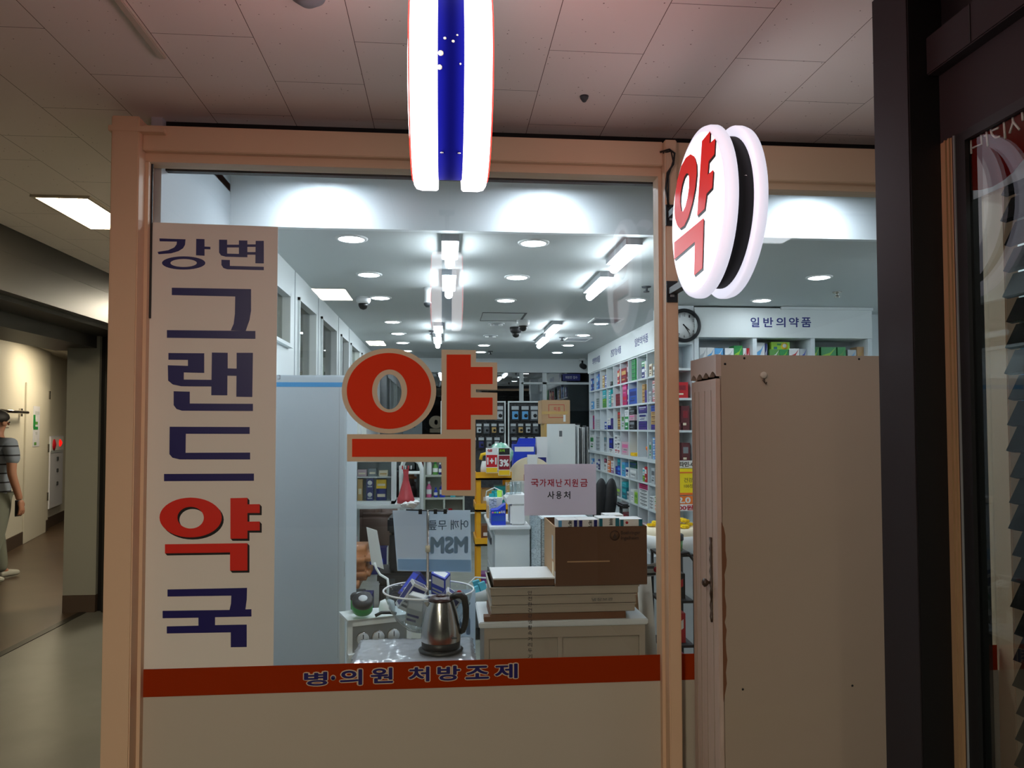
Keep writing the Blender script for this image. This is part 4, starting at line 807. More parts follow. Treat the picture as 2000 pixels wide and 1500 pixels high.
for x, z, w_, h, c, l in PK:
    b = MB(c); b.box(x, x+w_, 7.86, 7.96, z, z+h)
    if 'ovals' in l:
        for i in range(2): b.lathe([(.024, 0), (.024, -.001)], (x+.035, 7.86, z+.06+i*.12), 'Y', 16, m='white'); b.box(x+.012, x+.058, 7.859, 7.86, z+.015+i*.12, z+.03+i*.12, 'light_grey')
    else: b.box(x+.01, x+w_-.01, 7.859, 7.86, z+h*.3, z+h*.55, 'cream' if c != 'cream' else 'tan')
    tag(b.build('packet'), l+' in the glazed showcase', 'packet', 'packets in the glazed showcase')
vz = thing('red_cone', 'translucent red plastic bottle-shaped cone beside the showcase', 'cone', (-.36, 7.5, 0))
b = MB('red_plastic'); b.lathe([(.085, .76), (.085, .80), (.072, .83), (.03, .98), (.024, 1.03), (.03, 1.09)], (-.375, 7.54, 0), n=24); b.build('cone_body', vz)
b = MB('white'); b.box(-.46, -.29, 7.46, 7.63, .725, .76); [b.box(x, x+.02, y, y+.02, 0, .725) for x in (-.45, -.32) for y in (7.47, 7.60)]; b.build('stand', vz)
b = MB('white')
for i in range(5): b.box(-.44+i*.028, -.43+i*.028, 7.50, 7.58, 1.091, 1.125, 'red' if i % 2 else 'white')
b.build('striped_cap', vz)
tr = thing('white_trolley', 'white tubular trolley frame beside the red cone', 'trolley', (-.33, 8.35, 0))
for y in (8.24, 8.52):
    b = MB('white_paint'); b.tube([(-.465, y, .06), (-.465, y, 1.05), (-.44, y, 1.13), (-.40, y, 1.15), (-.32, y, 1.15), (-.27, y, 1.12), (-.245, y, 1.05), (-.245, y, .06)], .018); b.build('side_frame', tr)
for z in (.3, .7, 1.0): MB('white_paint').box(-.45, -.26, 8.24, 8.52, z, z+.015).build('shelf', tr)
# white bottle shelf
bs = thing('bottle_shelf', 'white open shelf of small bottles behind the hanging sheet', 'shelf unit', (.0, 8.75, 0))
b = MB('shelf_grey'); X0, X1, Y0, Y1 = -.23, .23, 8.6, 8.85
b.box(X0, X0+.02, Y0, Y1, 0, 1.25); b.box(X1-.02, X1, Y0, Y1, 0, 1.25); b.box(X0+.02, X1-.02, Y1-.01, Y1, 0, 1.25); b.box(-.01, .01, Y0, Y1-.01, 0, .69)
for z in (.0, .36, .69, .945, 1.23): b.box(X0+.02, X1-.02, Y0, Y1-.01, z, z+.02)
b.build('carcass', bs)
def bottle(x, y, z, r, h, c, cap, label, cat='bottle', group=None):
    t = thing('bottle', label, cat, (x, y, z), group); MB(c).lathe([(r*.95, 0), (r, .006), (r, h*.62), (r*.45, h*.78), (r*.42, h*.84)], (x, y, z), n=18).build('body', t)
    MB(cap).lathe([(r*.5, h*.84), (r*.5, h)], (x, y, z), n=14).build('cap', t); b = MB('white'); b.lathe([(r*1.015, h*.2), (r*1.015, h*.5)], (x, y, z), n=18, cap=False); b.build('label_wrap', t)
for x, z, r, h, c, cap, l in ((-.172, .966, .032, .2, 'white', 'white', 'white pump-topped bottle on the upper level'), (-.10, .966, .03, .15, 'leaf', 'green', 'green bottle on the upper level'), (-.045, .966, .018, .135, 'navyblue', 'white', 'navy bottle beside the green one on the upper level'), (-.003, .966, .018, .135, 'navyblue', 'white', 'last navy bottle on the upper level'),
    (-.172, .711, .03, .18, 'pink', 'white', 'pink bottle on the middle level'), (-.095, .711, .022, .11, 'royal', 'blue', 'short blue bottle on the middle level'), (-.02, .711, .032, .17, 'royal', 'navyblue', 'tall blue bottle on the middle level'), (.1, .711, .03, .16, 'aqua', 'white', 'pale blue bottle on the middle level')):
    bottle(x, 8.68, z, r, h, c, cap, l+' of the bottle shelf', group='bottles on the white bottle shelf')
b = MB('red'); b.lathe([(.03, .711-.33), (.045, .5), (.02, .58)], (.07, 8.68, 0)); tag(b.build('red_jar'), 'dark red jar on the lower level of the bottle shelf', 'jar')
b = MB('red'); b.box(.10, .20, 8.64, 8.74, .381, .44); b.box(.11, .19, 8.639, 8.64, .39, .42, 'cream'); tag(b.build('red_packet'), 'flat red packet on the lower level of the bottle shelf', 'packet')

# ------------------------------------------------------------------ middle
cn = thing('drawer_counter', 'white counter end with dark-fronted drawers behind the shallow box', 'counter', (.42, 4.9, 0))
b = MB('white_paint'); b.box(.31, .52, 4.62, 5.25, 0, .88); b.box(.275, .525, 4.6, 5.27, .88, .90, 'white', bev=.003); b.build('carcass', cn)
for z in (.12, .38, .62): b = MB('light_grey'); b.box(.296, .31, 4.66, 5.22, z, z+.22); b.box(.288, .296, 4.75, 5.1, z+.15, z+.19, 'dark_grey'); b.build('drawer', cn)
dv = thing('water_dispenser', 'white countertop dispenser with clear cups on the drawer counter', 'dispenser', (.44, 4.75, .9))
b = MB('white'); b.box(.405, .50, 4.65, 4.85, .901, 1.03, bev=.01); b.prism([(.385, 1.03), (.50, 1.03), (.50, 1.085), (.40, 1.085), (.38, 1.065)], lambda p: (p[0], 4.65, p[1]), lambda p: (p[0], 4.85, p[1])); b.build('body', dv)
for i, x in enumerate((.40, .425, .46)):
    b = MB('acrylic'); b.lathe([(.022, 0), (.024, .075), (.022, .075), (.02, .002)], (x, 4.68+.03*i, 1.0861), n=20); tag(b.build('clear_cup'), ['nearest the yellow trolley', 'in the middle', 'nearest the notice'][i]+', clear cup on top of the white dispenser', 'cup', 'clear cups on the dispenser')
b = MB('royal'); b.prism([(.29, .9005), (.378, .9005), (.378, 1.03), (.33, .995), (.29, .99)], lambda p: (p[0], 4.67, p[1]), lambda p: (p[0], 4.78, p[1]), 'royal')
for i, c in enumerate(('pink', 'lime', 'aqua', 'yellow')): b.lathe([(.006, 0), (.006, -.001)], (.298+i*.014, 4.67, .977), 'Y', 12, m=c)
text_on(b, '쏙쏙', (.36, 4.67, .98), .028, .018, m='white', bold=.02); b.box(.295, .372, 4.669, 4.67, .925, .957, 'blue')
tag(b.build('blue_display_box'), 'bright blue counter display box in front of the white dispenser', 'box')
b = MB('printed_paper'); b.box(.285, .33, 4.80, 4.86, .901, 1.05); b.box(.335, .37, 4.86, 4.9, .901, 1.05, 'white'); tag(b.build('leaflet_stand'), 'small leaflet stand behind the blue counter display box', 'leaflet stand')
b = MB('lime'); b.lathe([(.016, 1.045), (.014, 1.03), (.018, 1.09)], (.36, 4.95, 0), n=14); b.tube([(.36, 4.95, .901), (.36, 4.95, 1.03)], .012, m='white'); tag(b.build('green_pump'), 'white bottle with green cap on the drawer counter', 'bottle')
pc = thing('printed_crate', 'tall crate wrapped in printed paper beside the large carton', 'crate', (.62, 4.2, 0))
b = MB('printed_paper'); b.box(.53, .80, 4.13, 4.72, .0, 1.0); b.build('body', pc); b = MB('white'); b.box(.535, .795, 4.135, 4.715, 1.0, 1.004); b.build('top_sheet', pc); b = MB('near_black'); b.box(.53, .81, 4.68, 4.72, 1.0045, 1.02); b.box(.528, .5295, 4.13, 4.15, 0, 1.0); b.build('black_edge', pc)
# yellow trolley
yt = thing('yellow_trolley', 'yellow plastic three-tier trolley behind the red syllable', 'trolley', (.37, 5.95, 0))
for x, y in ((.245, 5.8), (.47, 5.8), (.245, 6.1), (.47, 6.1)): b = MB('trolley_yellow'); b.box(x, x+.035, y, y+.035, .08, 1.14, bev=.006); b.build('post', yt)
for z in (.16, .60, .86, 1.10):
    b = MB('trolley_yellow'); b.box(.235, .515, 5.79, 6.145, z, z+.015); b.box(.235, .515, 5.79, 5.8, z, z+.06); b.box(.235, .245, 5.8, 6.145, z, z+.06); b.box(.505, .515, 5.8, 6.145, z, z+.06); b.build('tray', yt)
for x, y in ((.262, 5.82), (.488, 5.82), (.262, 6.12), (.488, 6.12)): b = MB('soft_black'); b.tube([(x-.012, y, .04), (x+.012, y, .04)], .04, n=16); b.build('castor', yt)
GD = [('bagged_goods', .26, .46, 5.85, 6.05, 1.116, 1.30, 'bag_green', 'crinkled pale green bag of goods on top of the yellow trolley', 'bag')]
b = MB('bag_green'); bmx = bmesh.new(); bmesh.ops.create_icosphere(bmx, subdivisions=3, radius=1)
for v in bmx.verts: v.co = Vector((.45+v.co.x*.095*(1+R.uniform(-.12, .12)), 6.0+v.co.y*.12, 1.29+v.co.z*.085*(1+R.uniform(-.2, .2))))
b._join(bmx, b.mi('bag_green'), smooth=True); b.box(.345, .5, 5.92, 6.1, 1.1655, 1.21, 'light_grey'); tag(b.build('bagged_goods'), 'crinkled pale green bag of goods on top of the yellow trolley', 'bag')
b = MB('yellow'); b.lathe([(.03, 1.116), (.03, 1.19), (.02, 1.24)], (.31, 5.87, 0), m='white'); b.tube([(.28, 5.87, 1.25), (.29, 5.87, 1.29), (.33, 5.87, 1.30), (.35, 5.87, 1.27)], .014); tag(b.build('yellow_spray_bottle'), 'white bottle with yellow trigger on the front of the yellow trolley', 'bottle')
def sale_card(x0, x1, z0, z1, top, txt, label, m):
    t = thing('price_card', label, 'sign', ((x0+x1)/2, 5.76, z0)); y = 5.76
    b = MB('white'); b.box(x0, x1, y, y+.003, z0, z1); b.build('card', t)
    b = MB(m); b.box(x0+.003, x1-.003, y-.001, y, z0+.045, z0+(z1-z0)*.72); b.box(x0+.003, x1-.003, y-.001, y, z0+.003, z0+.04, 'yellow'); b.box(x0+.003, x1-.003, y-.001, y, z0+(z1-z0)*.75, z1-.003, top); b.build('colour_block', t)
    b = MB('white'); text_on(b, txt, ((x0+x1)/2, y-.001, z0+.045+(z1-z0)*.24), (x1-x0)*.8, .055, m='white', bold=.05)
    text_on(b, '생' if top == 'white' else '프리', (x0+.028, y-.001, z1-.02), .04, .022, m='red' if top == 'white' else 'lime', bold=.03); b.build('lettering', t)
sale_card(.315, .405, 1.155, 1.345, 'white', '1+1', 'red and white price card reading one plus one on the yellow trolley', 'red'); sale_card(.41, .50, 1.135, 1.345, 'soft_black', '3%', 'dark-topped red price card beside the one plus one card', 'dred')
def basket(x, y, z, s, c, label, cat='basket', rot=(0, 0, 0)):
    t = thing('basket', label, cat, (x, y, z)); t.rotation_euler = rot
    b = MB('white'); b.lathe([(s*.8, 0), (s, s*.9), (s*1.04, s*.9), (s*.84, -.004)], (0, 0, 0), n=20); b.build('tub', t, local=True)
    b = MB('white'); b.tube([(s, 0, s*.8), (s*.9, 0, s*1.5), (0, 0, s*1.9), (-s*.9, 0, s*1.5), (-s, 0, s*.8)], s*.07); b.build('handle', t, local=True)
    for i, (dx, dy) in enumerate(((-.35, -.3), (.3, -.25), (0, .35))): b = MB(c); b.box(s*dx-s*.28, s*dx+s*.28, s*dy-s*.2, s*dy+s*.2, s*.1, s*(1.25+.15*i)); b.build('packet', t, local=True)
b = MB('carton_light'); b.box(.285, .385, 5.02, 5.16, .901, .985); tag(b.build('small_carton'), 'small brown carton under the teal basket on the drawer counter', 'carton')
basket(.335, 5.09, .986, .058, 'teal', 'white handled basket of teal packets on a carton at the back of the drawer counter'); basket(.27, 5.45, .28, .085, 'aqua', 'white basket of pale blue packets hanging low on the floor bin beside the drawer counter', rot=(0, -.3, .2))
b = MB('dark_grey'); b.box(.2, .33, 5.38, 5.52, .09, .27, bev=.01); b.tube([(.22, 5.45, .045), (.26, 5.45, .045)], .045, n=18, m='rubber'); b.tube([(.28, 5.45, .045), (.32, 5.45, .045)], .045, n=18, m='rubber'); tag(b.build('floor_bin'), 'small dark wheeled bin under the low basket', 'bin')
for i, (x, z, w_, h, c) in enumerate(((.29, .6161, .10, .13, 'brown'), (.40, .6161, .09, .1, 'teal'), (.29, .8761, .09, .15, 'tan'), (.39, .8761, .11, .17, 'teal'), (.28, .1761, .18, .2, 'violet'))):
    b = MB(c); b.box(x, x+w_, 5.85, 6.0, z, z+h); b.box(x+.01, x+w_-.01, 5.849, 5.85, z+h*.4, z+h*.6, 'white'); tag(b.build('trolley_packet'), ['brown packet on the second tier', 'teal packet on the second tier', 'tan packet on the third tier', 'large teal packet on the third tier', 'violet packet on the lowest tier'][i]+' of the yellow trolley', 'packet', 'packets on the yellow trolley')
# counter with blue boxes behind, beige fan-shaped display
c2 = thing('back_counter', 'white counter with sloping top behind the notice', 'counter', (.75, 6.3, 0))
b = MB('white_paint'); b.box(.55, .98, 6.05, 6.45, 0, 1.05); b.box(.54, .99, 6.04, 6.46, 1.05, 1.07, 'white'); b.build('carcass', c2)
b = MB('tan'); b.prism(arc(.70, 1.071, .19, PI, 0, 16), lambda p: (p[0], 6.12, p[1]), lambda p: (p[0], 6.15, p[1]), 'cream'); b.box(.67, .75, 6.1, 6.119, 1.16, 1.28, 'white'); b.box(.64, .76, 6.05, 6.1, 1.0711, 1.12, 'red'); tag(b.build('fan_display'), 'beige half-round cardboard display on the counter behind the notice', 'display')
b = MB('royal'); b.box(.57, .75, 6.25, 6.42, 1.071, 1.36); b.box(.58, .74, 6.249, 6.25, 1.30, 1.34, 'white'); b.prism([(.60, 1.36), (.76, 1.36), (.76, 1.41), (.62, 1.41)], lambda p: (p[0], 6.3, p[1]), lambda p: (p[0], 6.31, p[1])); tag(b.build('blue_carton'), 'deep blue carton behind the half-round display', 'carton')
b = MB('white'); b.box(.77, .86, 6.3, 6.4, 1.071, 1.42); b.box(.78, .85, 6.299, 6.3, 1.15, 1.25, 'navyblue'); tag(b.build('white_dispenser_box'), 'white upright box with dark panel beside the deep blue carton', 'box')
pl = thing('white_cupboard', 'narrow white cupboard carrying a taped brown carton', 'cupboard', (1.0, 6.75, 0))
b = MB('white_paint'); b.box(.89, 1.14, 6.55, 6.95, 0, 1.53); b.build('carcass', pl); b = MB('white'); b.box(.992, 1.03, 6.548, 6.55, 1.36, 1.50); b.box(.998, 1.024, 6.5472, 6.548, 1.42, 1.47, 'ink_grey'); b.build('paper_slip', pl); b = MB('tan'); b.box(.868, .889, 6.55, 6.8, .9, 1.53); b.build('edge_strip', pl)
b = MB('carton_light'); b.box(.85, 1.10, 6.58, 6.85, 1.531, 1.74, bev=.004); b.box(.91, 1.05, 6.5785, 6.58, 1.585, 1.70, 'red'); b.box(.914, 1.046, 6.578, 6.5785, 1.589, 1.696, 'carton_light'); text_on(b, '특품', (.985, 6.578, 1.66), .06, .035, m='red'); b.box(.849, 1.08, 6.5775, 6.5782, 1.615, 1.64, 'tan'); b.box(1.04, 1.06, 6.5775, 6.578, 1.55, 1.61, 'white')
tag(b.build('taped_carton'), 'brown taped carton with red printed square on top of the narrow white cupboard', 'carton')
b = MB('white')
for i in range(6): b.box(1.16+.018*i, 1.164+.018*i, 6.5+.01*i, 6.7, 1.08+R.uniform(0, .03), 1.48+R.uniform(0, .04), ['white', 'ink_grey'][i % 3 == 1])
b.box(1.15, 1.29, 6.5, 6.75, 1.05, 1.08, 'light_grey'); b.box(1.19, 1.25, 6.55, 6.7, 0, 1.05, 'light_grey'); tag(b.build('magazine_holder'), 'holder of white papers on a stand beside the narrow white cupboard', 'paper holder')
ch = thing('office_chair', 'black office chair with a two-lobed backrest in front of the wall shelving', 'chair', (1.13, 5.25, 0))
for s in (-1, 1):
    b = MB('rubber'); bmx = bmesh.new(); bmesh.ops.create_uvsphere(bmx, u_segments=20, v_segments=14, radius=1)
    for v in bmx.verts: v.co = Vector((1.12+s*.036+v.co.x*.052+.014*v.co.z, 5.25+v.co.y*.03, .985+v.co.z*.16))
    b._join(bmx, b.mi('rubber'), smooth=True); b.build('backrest', ch)
b = MB('rubber'); b.box(.98, 1.30, 4.95, 5.28, .50, .57, bev=.03); b.build('seat', ch); b = MB('rubber'); b.tube([(1.13, 5.25, .56), (1.13, 5.28, .95)], .02); b.tube([(1.13, 5.12, .08), (1.13, 5.12, .5)], .03); b.build('column', ch)
b = MB('rubber'); b.tube([(1.22, 5.2, .56), (1.225, 5.2, .95)], .012); b.box(1.195, 1.25, 5.05, 5.24, .95, .98, bev=.01); b.build('armrest', ch)
for i in range(5):
    a = 2*PI*i/5; b = MB('rubber'); e = (1.13+.22*math.cos(a), 5.12+.22*math.sin(a)); b.tube([(1.13, 5.12, .09), (e[0], e[1], .06)], .018); b.lathe([(.02, 0), (.02, .05)], (e[0], e[1], 0), n=12); b.build('foot', ch)
# yellow packets basket beside the mullion
yb = thing('packet_basket', 'white basket heaped with yellow packets behind the mullion', 'basket', (1.36, 4.5, .78))
b = MB('white'); b.lathe([(.12, .76), (.17, .86), (.175, .86), (.13, .75)], (1.36, 4.5, 0), n=28); b.build('tub', yb)
b = MB('cream'); b.lathe([(.14, .80), (.165, .862), (.16, .9), (.13, .9)], (1.36, 4.5, 0), n=28); b.build('paper_liner', yb)
b = MB('light_grey'); b.box(1.22, 1.5, 4.36, 4.66, .0, .745); tag(b.build('display_plinth'), 'grey plinth under the basket of yellow packets', 'plinth')
k_ = 0
for lay in range(2):
    for ix in range(-2, 3):
        for iy in range(-2, 3):
            x = ix*.058+.02*lay; y = iy*.05
            if x*x+y*y > (.125-.03*lay)**2: continue
            b = MB('yellow_packets'); b.box(-.026, .026, -.022, .022, 0, .018, bev=.006)
            o = b.build('yellow_packet', None, loc=(1.36+x, 4.5+y, .903+.026*lay), rot=(R.uniform(-.12, .12), R.uniform(-.12, .12), R.uniform(-.1, .1))); tag(o, 'small shiny yellow packet in the heap in the white basket behind the mullion', 'packet', 'yellow packets heaped in the basket')
# ------------------------------------------------------------------ wall shelving
XF = 1.95
CB = [10.10, 9.74, 9.38, 8.99, 8.63, 8.28, 7.91, 7.54, 7.16, 6.77, 6.42]        # bay edges, far to near
RZ = [1.985, 1.74, 1.475, 1.20, .965, .72, .47, .2]                              # shelf tops
ws = thing('wall_shelving', 'white wall shelving of square bays along the shop wall', 'shelf unit', (2.1, 8.26, 0))
b = MB('shelf_white'); b.box(2.26, 2.275, 6.42, 10.11, 0, 2.22)
for y in CB: b.box(XF, 2.26, y-.009, y+.009, 0, 2.225)
for z in RZ: b.box(XF, 2.26, 6.42, 10.11, z-.018, z)
b.box(XF-.012, XF, 6.42, 10.11, 1.165, 1.2)
b.box(XF, 2.26, 6.42, 10.11, 2.21, 2.225); b.build('carcass', ws)
b = MB('white_paint'); b.box(XF-.01, XF+.02, 6.42, 10.13, 2.225, ZI-.002); fb = b.build('fascia', ws)
b = MB('letter_navy')
for tx, (x0, x1), yc in (('의약부외품', (1157, 1172), 0), ('건강기능식품', (1193, 1213), 0), ('일반의약품', (1240, 1266), 0)):
    a = at(x0, 690, X=XF-.01); c = at(x1, 690, X=XF-.01); text_on(b, tx, (XF-.01, (a.y+c.y)/2, 2.36), abs(a.y-c.y), .085, ax=SIDE, m='letter_navy', bold=.015)
b.build('lettering', fb)
CN = {'dred': 'dark red', 'dgreen': 'dark green', 'navyblue': 'navy', 'skyblue': 'sky blue', 'royal': 'bright blue', 'dteal': 'dark teal', 'leaf': 'leaf green', 'light_grey': 'pale grey'}
ROWN = ['top', 'second', 'third', 'fourth', 'fifth', 'sixth', 'seventh']
def shelf_box(y0, y1, x0, depth, z, h, c, acc, label):
    b = MB(c); b.box(x0, x0+depth, y0, y1, z, z+h)
    e = .0008; w_ = y1-y0
    # printing on the front (towards -X) and on the near end
    if acc:
        b.box(x0-e, x0, y0+w_*.1, y1-w_*.1, z+h*.55, z+h*.82, acc); b.box(x0-e, x0, y0+w_*.3, y1-w_*.15, z+h*.18, z+h*.28, acc); b.box(x0-e, x0, y0+w_*.2, y1-w_*.3, z+h*.36, z+h*.42, 'ink_grey')
        b.box(x0+depth*.2, x0+depth*.8, y0-e, y0, z+h*.3, z+h*.6, acc)
    o = b.build('medicine_box'); return tag(o, label, 'box', 'medicine boxes on the wall shelving')
# (start from the far side, width) in shares of a bay; then colours and heights from the shelf up
SH = {
 (0,0): [(.30,.28,[('blue','white',.16)]), (.62,.28,[('navyblue','skyblue',.16)])], (0,1): [(.25,.3,[('skyblue','white',.175)]), (.6,.3,[('blue','skyblue',.19)])],
 (0,2): [(.3,.28,[('tan','cream',.075),('tan','cream',.075)]), (.62,.28,[('blue','white',.05),('white','blue',.04),('blue','white',.06)])], (0,3): [(.5,.28,[('soft_black','grey',.05)]), (.84,.12,[('dgreen',0,.2)])],
 (0,4): [(.5,.28,[('red','cream',.155)]), (.80,.16,[('dred','tan',.17)])], (0,5): [(.03,.68,[('dred','tan',.16)]), (.73,.2,[('maroon','mauve',.20)])],
 (0,6): [(.38,.42,[('green','dgreen',.042)]*5)], (0,7): [(.38,.33,[('navyblue','white',.11),('green','white',.055)]), (.76,.14,[('white','cream',.16)])],
 (0,8): [(.12,.25,[('cream','brown',.115)]), (.45,.16,[('grey','white',.10)]), (.66,.24,[('red','dred',.065),('white','light_grey',.06)])],
 (1,0): [(.35,.38,[('skyblue','white',.10)])], (1,1): [(.2,.6,[('light_grey','dgreen',.025)]*5)], (1,2): [(.32,.5,[('leaf','green',.055),('leaf','lime',.055),('teal','white',.05),('teal','aqua',.05)])],
 (1,3): [(.25,.33,[('teal','white',.05)]*4), (.62,.3,[('mauve','grey',.05),('cream','grey',.05),('grey','white',.05)])], (1,4): [(.25,.65,[('dred','maroon',.034)]*4)],
 (1,5): [(.2,.55,[('magenta','red',.11),('magenta','pink',.11)]), (.80,.14,[('purple','white',.2)])], (1,6): [(.02,.9,[('blue','navyblue',.16)]), ], (1,7): [(.42,.28,[('tan','brown',.036)]*5), (.74,.2,[('purple','navyblue',.12)])],
 (1,8): [(.05,.26,[('light_grey','grey',.10)]), (.40,.34,[('red','white',.04),('white','ink_grey',.045),('red','white',.035),('white','ink_grey',.045),('red','white',.03)])],
 (2,0): [(.65,.24,[('magenta','violet',.18)])], (2,1): [(.05,.7,[('light_grey','white',.025)]*5)], (2,2): [(.6,.33,[('blue','white',.09)])], (2,3): [(.02,.42,[('navyblue','royal',.05),('white','light_grey',.08)]), (.52,.42,[('navyblue','purple',.13)])],
 (2,4): [(.5,.42,[('brown','tan',.06),('tan','brown',.06),('brown','red',.08)])], (2,5): [(.04,.34,[('light_grey','leaf',.17)]), (.45,.46,[('green','white',.14),('white','light_grey',.07)])], (2,6): [(.03,.62,[('soft_black','grey',.095),('mauve','pink',.06),('soft_black','grey',.055)])],
 (2,7): [(.03,.82,[('purple','navyblue',.045),('navyblue','purple',.04),('light_grey','navyblue',.075),('navyblue','purple',.03),('purple','light_grey',.04)])], (2,8): [(.28,.56,[('navyblue','purple',.05),('tan','brown',.04),('tan','brown',.045),('tan','brown',.035),('blue','navyblue',.055)])],
 (3,0): [(.1,.7,[('white','green',.2)])], (3,1): [(.1,.7,[('light_grey','grey',.045)]*4)], (3,2): [(.5,.34,[('light_grey','grey',.12),('grey','dteal',.06)])], (3,3): [(.3,.5,[('white','ink_grey',.05),('navyblue','royal',.12)])],
 (3,4): [(.02,.4,[('white','red',.055),('white','grey',.07),('white','ink_grey',.08)]), (.48,.4,[('white','red',.05),('white','ink_grey',.09),('light_grey','white',.04)])], (3,5): [(.02,.88,[('mauve','pink',.14)])],
 (3,6): [(.05,.3,[('white','red',.09)]), (.4,.16,[('dred','red',.1)]), (.66,.16,[('red','white',.13)]), (.84,.12,[('mauve','white',.12)])], (3,7): [(.25,.16,[('white','grey',.09)]), (.72,.2,[('navyblue','white',.06),('purple','white',.06)])],
 (3,8): [(.06,.2,[('light_grey','green',.16)]), (.38,.18,[('skyblue','white',.05)]*4), (.60,.2,[('royal','white',.024)]*8), (.83,.1,[('navyblue',0,.21)])],
 (4,0): [(.3,.25,[('skyblue','white',.12)]), (.6,.3,[('blue','white',.1)])], (4,1): [(.1,.4,[('white','blue',.10)]), (.55,.35,[('navyblue','white',.13)])], (4,2): [(.5,.3,[('white','grey',.1),('maroon','pink',.05)])],
 (4,3): [(.0,.4,[('orange','white',.045)]*3), (.5,.4,[('violet','white',.06),('white','mauve',.08)])], (4,4): [(.1,.4,[('navyblue','royal',.09)]), (.5,.44,[('royal','skyblue',.1),('dteal','teal',.08)])], (4,5): [(.04,.4,[('skyblue','teal',.15)]), (.5,.38,[('white','navyblue',.10)])],
 (4,6): [(.04,.8,[('light_grey','white',.11),('dgreen','navyblue',.06)]), ], (4,7): [(.4,.25,[('leaf','lime',.06),('white','teal',.07)]), (.68,.22,[('red','white',.15)])], (4,8): [(.25,.3,[('light_grey','ink_grey',.15)]), (.65,.26,[('red','white',.05),('red','pink',.07)])],
 (5,3): [(.2,.5,[('white','grey',.1)])], (5,4): [(.05,.75,[('grey','lime',.10)])], (5,5): [(.02,.6,[('dteal','teal',.13),('teal','aqua',.05)]), (.66,.26,[('light_grey','ink_grey',.09)])], (5,6): [(.1,.4,[('white','light_grey',.13)]), (.56,.32,[('lime','leaf',.11)])],
 (5,7): [(.05,.84,[('white','ink_grey',.033)]*5+[('magenta','dred',.045)])], (5,8): [(.05,.36,[('white','ink_grey',.03)]*4), (.48,.4,[('white','orange',.03),('white','orange',.03),('white','green',.04),('white','green',.035)])],
 (6,5): [(.1,.75,[('maroon','dred',.10)])], (6,6): [(.2,.5,[('light_grey','grey',.1)])], (6,7): [(.2,.5,[('mauve','grey',.08)])], (6,8): [(.55,.35,[('blue','royal',.13)])],
}
for (r, c), piles in SH.items():
    ya, yb_ = CB[c]-.012, CB[c+1]+.012; wdt = ya-yb_
    for pi, (s, wd, L) in enumerate(piles):
        z = RZ[r]+.0006; x0 = XF+.003+.003*((r*3+c*5+pi) % 3)+(.095 if (r, c) in ((3, 6), (3, 7)) else 0)
        for k, (cm, ac, h) in enumerate(L):
            y1 = ya-(s-wd*.03)*wdt if s > wd*.03 and len(piles) == 1 else ya-s*wdt; y0 = max(ya-(s+wd*(1.03 if len(piles) == 1 else 1))*wdt, yb_+.002); y1 -= R.uniform(0, .003)
            pos = '' if len(L) == 1 else (' lowest of pile,' if k == 0 else ' topmost of pile,' if k == len(L)-1 else f' {ORD[k]} up its pile,')
            w1_ = '' if len(piles) == 1 else ['far ', 'middle ', 'near ', 'nearest '][pi] if len(piles) > 2 else ['far ', 'near '][pi]
            shelf_box(y0, y1, x0, .15, z, h, cm, ac or None, f'{w1_}{CN.get(cm, cm.replace("_", " "))} box,{pos} {ROWN[r]} shelf row, {ORD[c]} bay from the back')
            z += h+.0006
b = MB('yellow'); b.box(XF+.005, XF+.09, 7.70, 7.86, 1.2006, 1.235, bev=.004); tag(b.build('yellow_tray'), 'small yellow tray on the fourth shelf row of the wall shelving', 'tray')
b = MB('orange'); b.lathe([(.026, 1.2006), (.03, 1.27), (.042, 1.285), (.042, 1.31)], (XF+.06, 7.29, 0), n=18); tag(b.build('orange_cup'), 'orange cup on the fourth shelf row of the wall shelving', 'cup')
b = MB('yellow'); b.box(XF+.05, XF+.15, 7.57, 7.72, 1.9015, 1.918, bev=.003); tag(b.build('yellow_card'), 'yellow card lying on the blue box of the second shelf row', 'card')

# ------------------------------------------------------------------ shelf unit facing the window
UY = 6.05
fu = thing('front_shelf_unit', 'white shelf unit facing the window above the tall cabinet', 'shelf unit', (2.8, 6.2, 0))
b = MB('shelf_white'); ux = [2.066, 2.56, 3.06, 3.56]
for x in ux: b.box(x-.018, x+.018, UY, UY+.3, 0, 2.24)
for z in [1.985, 1.74, 1.475, 1.2, .965, .72, .2]: b.box(ux[0], ux[-1], UY, UY+.3, z-.018, z)
b.box(ux[0], ux[-1], UY+.28, UY+.3, 0, 2.24); b.build('carcass', fu)
b = MB('white_paint'); b.box(2.05, 3.575, UY-.012, UY+.3, 2.24, 2.486); b.box(2.78, 3.575, UY-.035, UY-.012, 2.475, 2.497); fa = b.build('fascia', fu)
b = MB('letter_navy')
for ch, (x0, x1) in zip('일반의약품', ((1466, 1483), (1491, 1510), (1516, 1534), (1541, 1560), (1565, 1584))):
    p, q = at(x0, 639, Y=UY-.012), at(x1, 620, Y=UY-.012); text_on(b, ch, ((p.x+q.x)/2, UY-.012, (p.z+q.z)/2), q.x-p.x, q.z-p.z, m='letter_navy', bold=.02)
b.build('lettering', fa)
